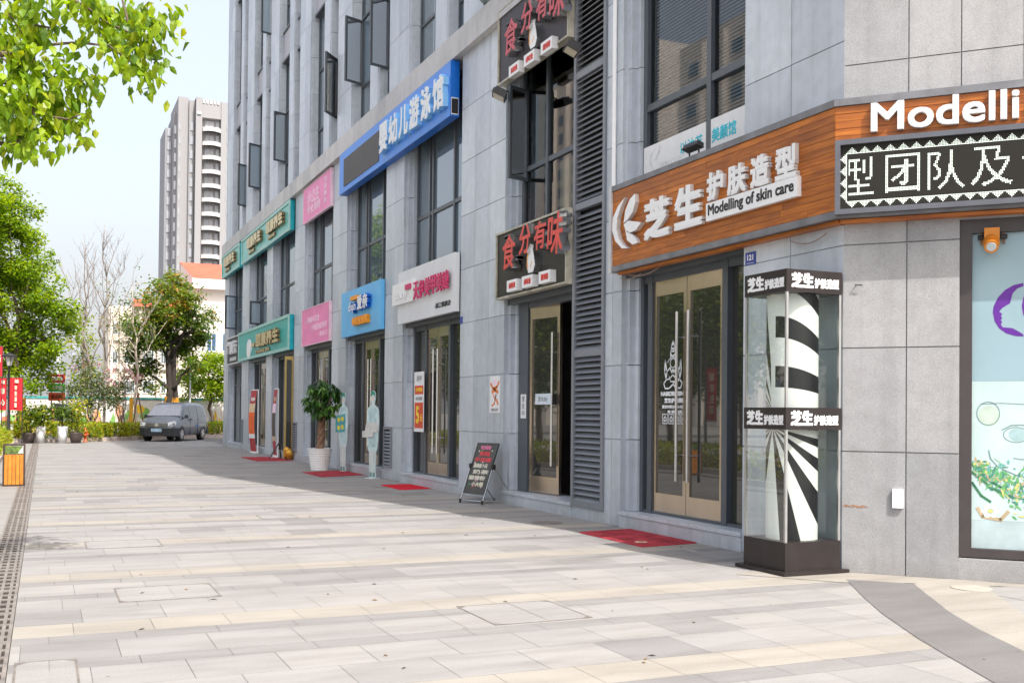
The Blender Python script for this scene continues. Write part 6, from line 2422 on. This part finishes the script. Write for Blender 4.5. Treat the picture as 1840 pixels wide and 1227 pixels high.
q = [(1.36, .74), (.80, .62), (.80, -.62), (1.36, -.74)]
def wsz(x): s = vs_at(x); return s[6] + .028
N = 8
for i in range(N):
    x0_, x1_ = 1.36 - .56 * i / N, 1.36 - .56 * (i + 1) / N
    y0_, y1_ = .76 - .15 * i / N, .76 - .15 * (i + 1) / N
    for a_, b_ in ((-1, -.5), (-.5, .5), (.5, 1)):
        f_ = lambda y, w_: .0 if abs(y) < .6 else -.015
        mb.poly([(x0_, a_ * y0_, wsz(x0_) + f_(a_, 0)), (x0_, b_ * y0_, wsz(x0_) + f_(b_, 0)), (x1_, b_ * y1_, wsz(x1_) + f_(b_, 0)), (x1_, a_ * y1_, wsz(x1_) + f_(a_, 0))])
mb.build('windshield', mat('windshield with painted reflection', (0.30, 0.31, 0.35), .06, coat=1.0), van)  # paler base colour stands in for the reflection on the glass
mb = MB()
mb.box(1.345, 1.37, -.78, .78, 1.10, 1.135)
mb.build('wiper_cowl', VB, van)
mb = MB()
for (xf, hw, z0, z1) in ((2.19, .60, .26, .62),):
    pts = [(xf, -.55), (xf, .55), (2.1, .80), (1.72, .868), (1.68, .84), (1.9, .3), (1.9, -.3), (1.68, -.84), (1.72, -.868), (2.1, -.80)]
    mb.prism(pts, .24, .60, lambda r, z, d: Vector((r, z, d)))
mb.build('front_bumper', VB, van)
mb = MB()
mb.box(2.12, 2.165, -.49, .49, .66, .82)
gr = mb.build('grille', VB, van)
mb = MB()
for z in (.68, .72, .76, .80): mb.box(2.166, 2.172, -.48, .48, z, z + .012)
mb.build('grille_bar', CHROME, gr)
mb = MB()
mb.lathe([(.085, 0), (.085, .012)], (0, 0, 0), 16)
mb.v = [(2.172 + z, x, .745 + y) for x, y, z in mb.v]
mb.build('emblem', CHROME, van)
mb = MB()
mb.box(2.192, 2.2, -.24, .24, .44, .58)
pl_ = mb.build('number_plate', mat('pale blue plate', (0.35, 0.52, 0.66), .4, var=.2, scale=9), van)
mb = MB()
mb.box(-2.14, -1.95, -.84, .84, .3, .62)
mb.build('rear_bumper', VB, van)
mb = MB()
mb.poly([(x, .8655, z) for x, z in ell(-.55, .7, .22, .07, 16)][::-1])
mb.build('blue_sticker', mat('blue sticker', (0.07, 0.16, 0.36), .5), van)
hd = Vector((-.46, -.888, 0)).normalized()
van.location = (5.62, 51.7, 0)
van.rotation_euler = (0, 0, math.atan2(hd.y, hd.x))

# ------------------------------------------------------------------ buildings beyond
# red roofed white house
YH = 88.0
hh = thing('red_roof_house', 'white house with red tiled gable roofs behind the trees', 'house', (at(370, 740, YH).x, YH, 0))
HW = mat('cream render', (0.66, 0.62, 0.58), .9, var=.05, scale=.3)
HR = mat('red roof tiles', (0.58, 0.10, 0.055), .8, var=.15, scale=1.5)
def hx_(px): return at(px, 740, YH).x
mb = MB()
ze = at(370, 520, YH).z
mb.box(hx_(340), hx_(470), YH, YH + 9, 0, ze)
mb.build('wall', HW, hh)
mb = MB()
zr = at(370, 474, YH).z
x0_, x1_ = hx_(345), hx_(475)
z1_ = at(370, 503, YH).z
mb.poly([(x0_, YH - .5, z1_), (x1_, YH - .5, z1_), (x1_, YH + 4.5, zr + .6), (x0_ - 0.6, YH + 4.5, zr + .6)])
mb.poly([(x0_ - .6, YH + 4.5, zr + .6), (x1_, YH + 4.5, zr + .6), (x1_, YH + 9.5, z1_), (x0_, YH + 9.5, z1_)])
mb.build('roof', HR, hh)
mb = MB()
mb.box(x0_ - .2, x1_ + .3, YH - .7, YH + 9.6, ze, z1_)
mb.poly([(x0_ - .01, YH - .45, z1_), (x0_ - .01, YH + 9.4, z1_), (x0_ - .55, YH + 4.5, zr + .5)][::-1])
mb.poly([(x0_, YH - .45, z1_), (x0_, YH + 9.4, z1_), (x0_ - .5, YH + 4.5, zr + .5)])
mb.build('eave', mat('white eave', (0.75, 0.73, 0.7), .8, var=.04), hh)
for px in (372, 400):
    a, b = at(px, 600, YH), at(px + 16, 630, YH)
    mb = MB()
    mb.box(a.x - .1, b.x + .1, YH - .05, YH + .05, b.z - .1, a.z + .1)
    f = mb.build('window', OFFW, hh)
    mb = MB()
    for k in range(2):
        w_ = (b.x - a.x) / 2
        mb.box(a.x + k * w_ + .03, a.x + (k + 1) * w_ - .03, YH - .07, YH - .055, b.z, a.z)
    mb.build('pane', mat('blue grey pane', (0.06, 0.11, 0.20), .1), f)
mb = MB()
mb.box(hx_(380), hx_(470), YH - .3, YH + .02, at(370, 637, YH).z - .2, at(370, 637, YH).z)
mb.build('ledge', HW, hh)
# lower wing to the left
YW = 84.0
def wx_(px): return at(px, 740, YW).x
wg = thing('beige_house', 'beige house with a red tiled roof and grey windows behind the half bare tree', 'house', (wx_(260), YW, 0))
BW = mat('beige render', (0.56, 0.50, 0.44), .9, var=.1, scale=.4)
mb = MB()
zw = at(260, 552, YW).z
mb.box(wx_(193), wx_(337), YW, YW + 8, 0, zw)
for px in (196, 213, 247, 280, 318): mb.box(wx_(px), wx_(px + 5), YW - .35, YW + .05, 0, zw - .2)
for py in (610, 660): mb.box(wx_(193), wx_(337), YW - .2, YW + .05, at(260, py, YW).z - .15, at(260, py, YW).z + .15)
mb.build('wall', BW, wg)
mb = MB()
a = at(246, 527, YW).z
mb.poly([(wx_(236), YW - .6, zw), (wx_(340), YW - .6, zw), (wx_(340), YW + 4, a), (wx_(246), YW + 4, a)])
mb.poly([(wx_(246), YW + 4, a), (wx_(340), YW + 4, a), (wx_(340), YW + 8.4, zw), (wx_(236), YW + 8.4, zw)])
mb.poly([(wx_(236), YW - .6, zw), (wx_(246), YW + 4, a), (wx_(236), YW + 8.4, zw)])
mb.build('roof', HR, wg)
for px in (203, 224, 234, 258, 268, 290, 302):
    for py in (580, 632, 685):
        p, q = at(px, py, YW), at(px + 7, py + 20, YW)
        mb = MB()
        mb.box(p.x - .08, q.x + .08, YW - .06, YW + .05, q.z - .08, p.z + .08)
        f = mb.build('window', OFFW, wg)
        mb = MB()
        mb.box(p.x, (p.x + q.x) / 2 - .02, YW - .08, YW - .065, q.z, p.z)
        mb.box((p.x + q.x) / 2 + .02, q.x, YW - .08, YW - .065, q.z, p.z)
        mb.build('pane', mat('dull grey pane', (0.10, 0.115, 0.13), .15), f)

# distant apartment tower
YT = 232.0
def tx_(px): return at(px, 740, YT).x
tw = thing('apartment_tower', 'tall pale apartment tower with white balconies far behind the street', 'building', (tx_(360), YT, 0))
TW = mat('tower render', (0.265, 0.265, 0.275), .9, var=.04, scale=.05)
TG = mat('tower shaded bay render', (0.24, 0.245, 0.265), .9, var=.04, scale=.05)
fl = 22.35 * (YT / _F.y) / F_PX        # storey height
ztop = at(360, 176, YT).z
zcol = at(360, 215, YT).z
mb = MB()
mb.box(tx_(314), tx_(333), YT + 1, YT + 16, 0, ztop)
mb.box(tx_(343), tx_(354), YT - 2, YT + 16, 0, ztop - .5)
mb.box(tx_(388), tx_(420), YT - 2.1, YT + 16, 0, ztop - 1)
mb.box(tx_(343), tx_(420), YT - .7, YT + 15.9, 0, ztop - .6)
mb.box(tx_(354), tx_(388), YT - 1.9, YT + 1.3, zcol, ztop - .8)
mb.box(tx_(333), tx_(343), YT + .2, YT + 15.8, 0, ztop - .7)
mb.build('wall', TW, tw)
mb = MB()
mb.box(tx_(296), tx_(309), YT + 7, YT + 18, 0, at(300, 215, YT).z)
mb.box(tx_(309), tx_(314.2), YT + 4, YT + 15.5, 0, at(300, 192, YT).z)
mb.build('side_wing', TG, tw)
mb = MB()
for k in range(5): mb.box(tx_(355 + 6.5 * k), tx_(358 + 6.5 * k), YT - 2.1, YT - 1.9, ztop - 1.6, ztop - .9)
mb.box(tx_(345), tx_(352), YT - 2.3, YT - 1.9, at(360, 207, YT).z - .4, at(360, 207, YT).z)
mb.build('crown_detail', OFFW, tw)
WB = mat('balcony white', (0.50, 0.485, 0.48), .8, var=.03)
DG = mat('tower window glass', (0.32, 0.34, 0.38), .1)  # lightened so that distance haze sits in the glass colour
for i in range(24):
    z = at(360, 239, YT).z - i * fl
    if z < 2: break
    mb = MB()
    for k in range(7):
        a0 = -1 + 2 * k / 7
        a1 = -1 + 2 * (k + 1) / 7
        xm = (tx_(355) + tx_(388)) / 2
        hw_ = (tx_(388) - tx_(355)) / 2
        d0, d1 = 1.0 * (1 - a0 * a0) + .6, 1.0 * (1 - a1 * a1) + .6
        p = [(xm + hw_ * a0, YT - 1.4 - d0), (xm + hw_ * a1, YT - 1.4 - d1), (xm + hw_ * a1, YT + .9), (xm + hw_ * a0, YT + .9)]
        mb.prism(p, z - .1, z + .75, lambda r, q, d: Vector((r, q, d)))
    mb.build('balcony', WB, tw)
    mb = MB()
    mb.box(tx_(360.5), tx_(376), YT - .8, YT - .65, z + .85, z + fl - .5, 0)
    mb.box(tx_(362), tx_(367.5), YT - .9, YT - .78, z + .9, z + fl - .6, 1)
    mb.box(tx_(369), tx_(374.5), YT - .9, YT - .78, z + .9, z + fl - .6, 1)
    mb.box(tx_(380), tx_(386), YT - .85, YT - .65, z + .5, z + fl - .4, 1)
    mb.build('balcony_door', [WB, DG], tw)
    mb = MB()
    mb.box(tx_(398), tx_(400.5), YT - 2.2, YT - 2.05, z + .6, z + 1.9, 0)
    mb.box(tx_(335), tx_(341), YT + .05, YT + .25, z + .3, z + 2.1, 0)
    mb.box(tx_(300), tx_(307), YT + 6.85, YT + 7.05, z + .3, z + 2.0, 0)
    mb.box(tx_(315.5), tx_(318), YT + .9, YT + 1.05, z + .4, z + 1.8, 0)
    mb.box(tx_(310), tx_(313.5), YT + 3.85, YT + 4.05, z + .2, z + 2.0, 1)
    mb.build('window', [DG, mat('air unit white', (0.6, 0.62, 0.65), .6)], tw)

# apartment block across the street, seen in the shop windows
ob = thing('opposite_block', 'beige apartment block across the street, seen in the shop windows', 'building', (-68, 75, 0))
mb = MB()
for y0, y1, h in ((22, 48, 34), (58, 84, 46), (96, 124, 52), (136, 170, 58)):
    mb.box(-80, -66, y0, y1, 0, h)
    for k in range(int((y1 - y0) / 5)):
        mb.box(-66.01, -65.2, y0 + 1.5 + k * 5, y0 + 2.3 + k * 5, 0, h - 1, 0)
mb.build('wall', mat('warm beige render', (0.72, 0.66, 0.60), .9, var=.06, scale=.1), ob)
mb = MB()
for y0, y1, h in ((22, 48, 34), (58, 84, 46), (96, 124, 52), (136, 170, 58)):
    z = 4
    while z < h - 2:
        for k in range(int((y1 - y0) / 5)): mb.box(-65.98, -65.9, y0 + 2.9 + k * 5, y0 + 5.6 + k * 5, z, z + 1.7)
        z += 3.1
mb.build('window', mat('block window', (0.20, 0.27, 0.34), .2), ob)
tag(bpy.data.objects['opposite_block'])
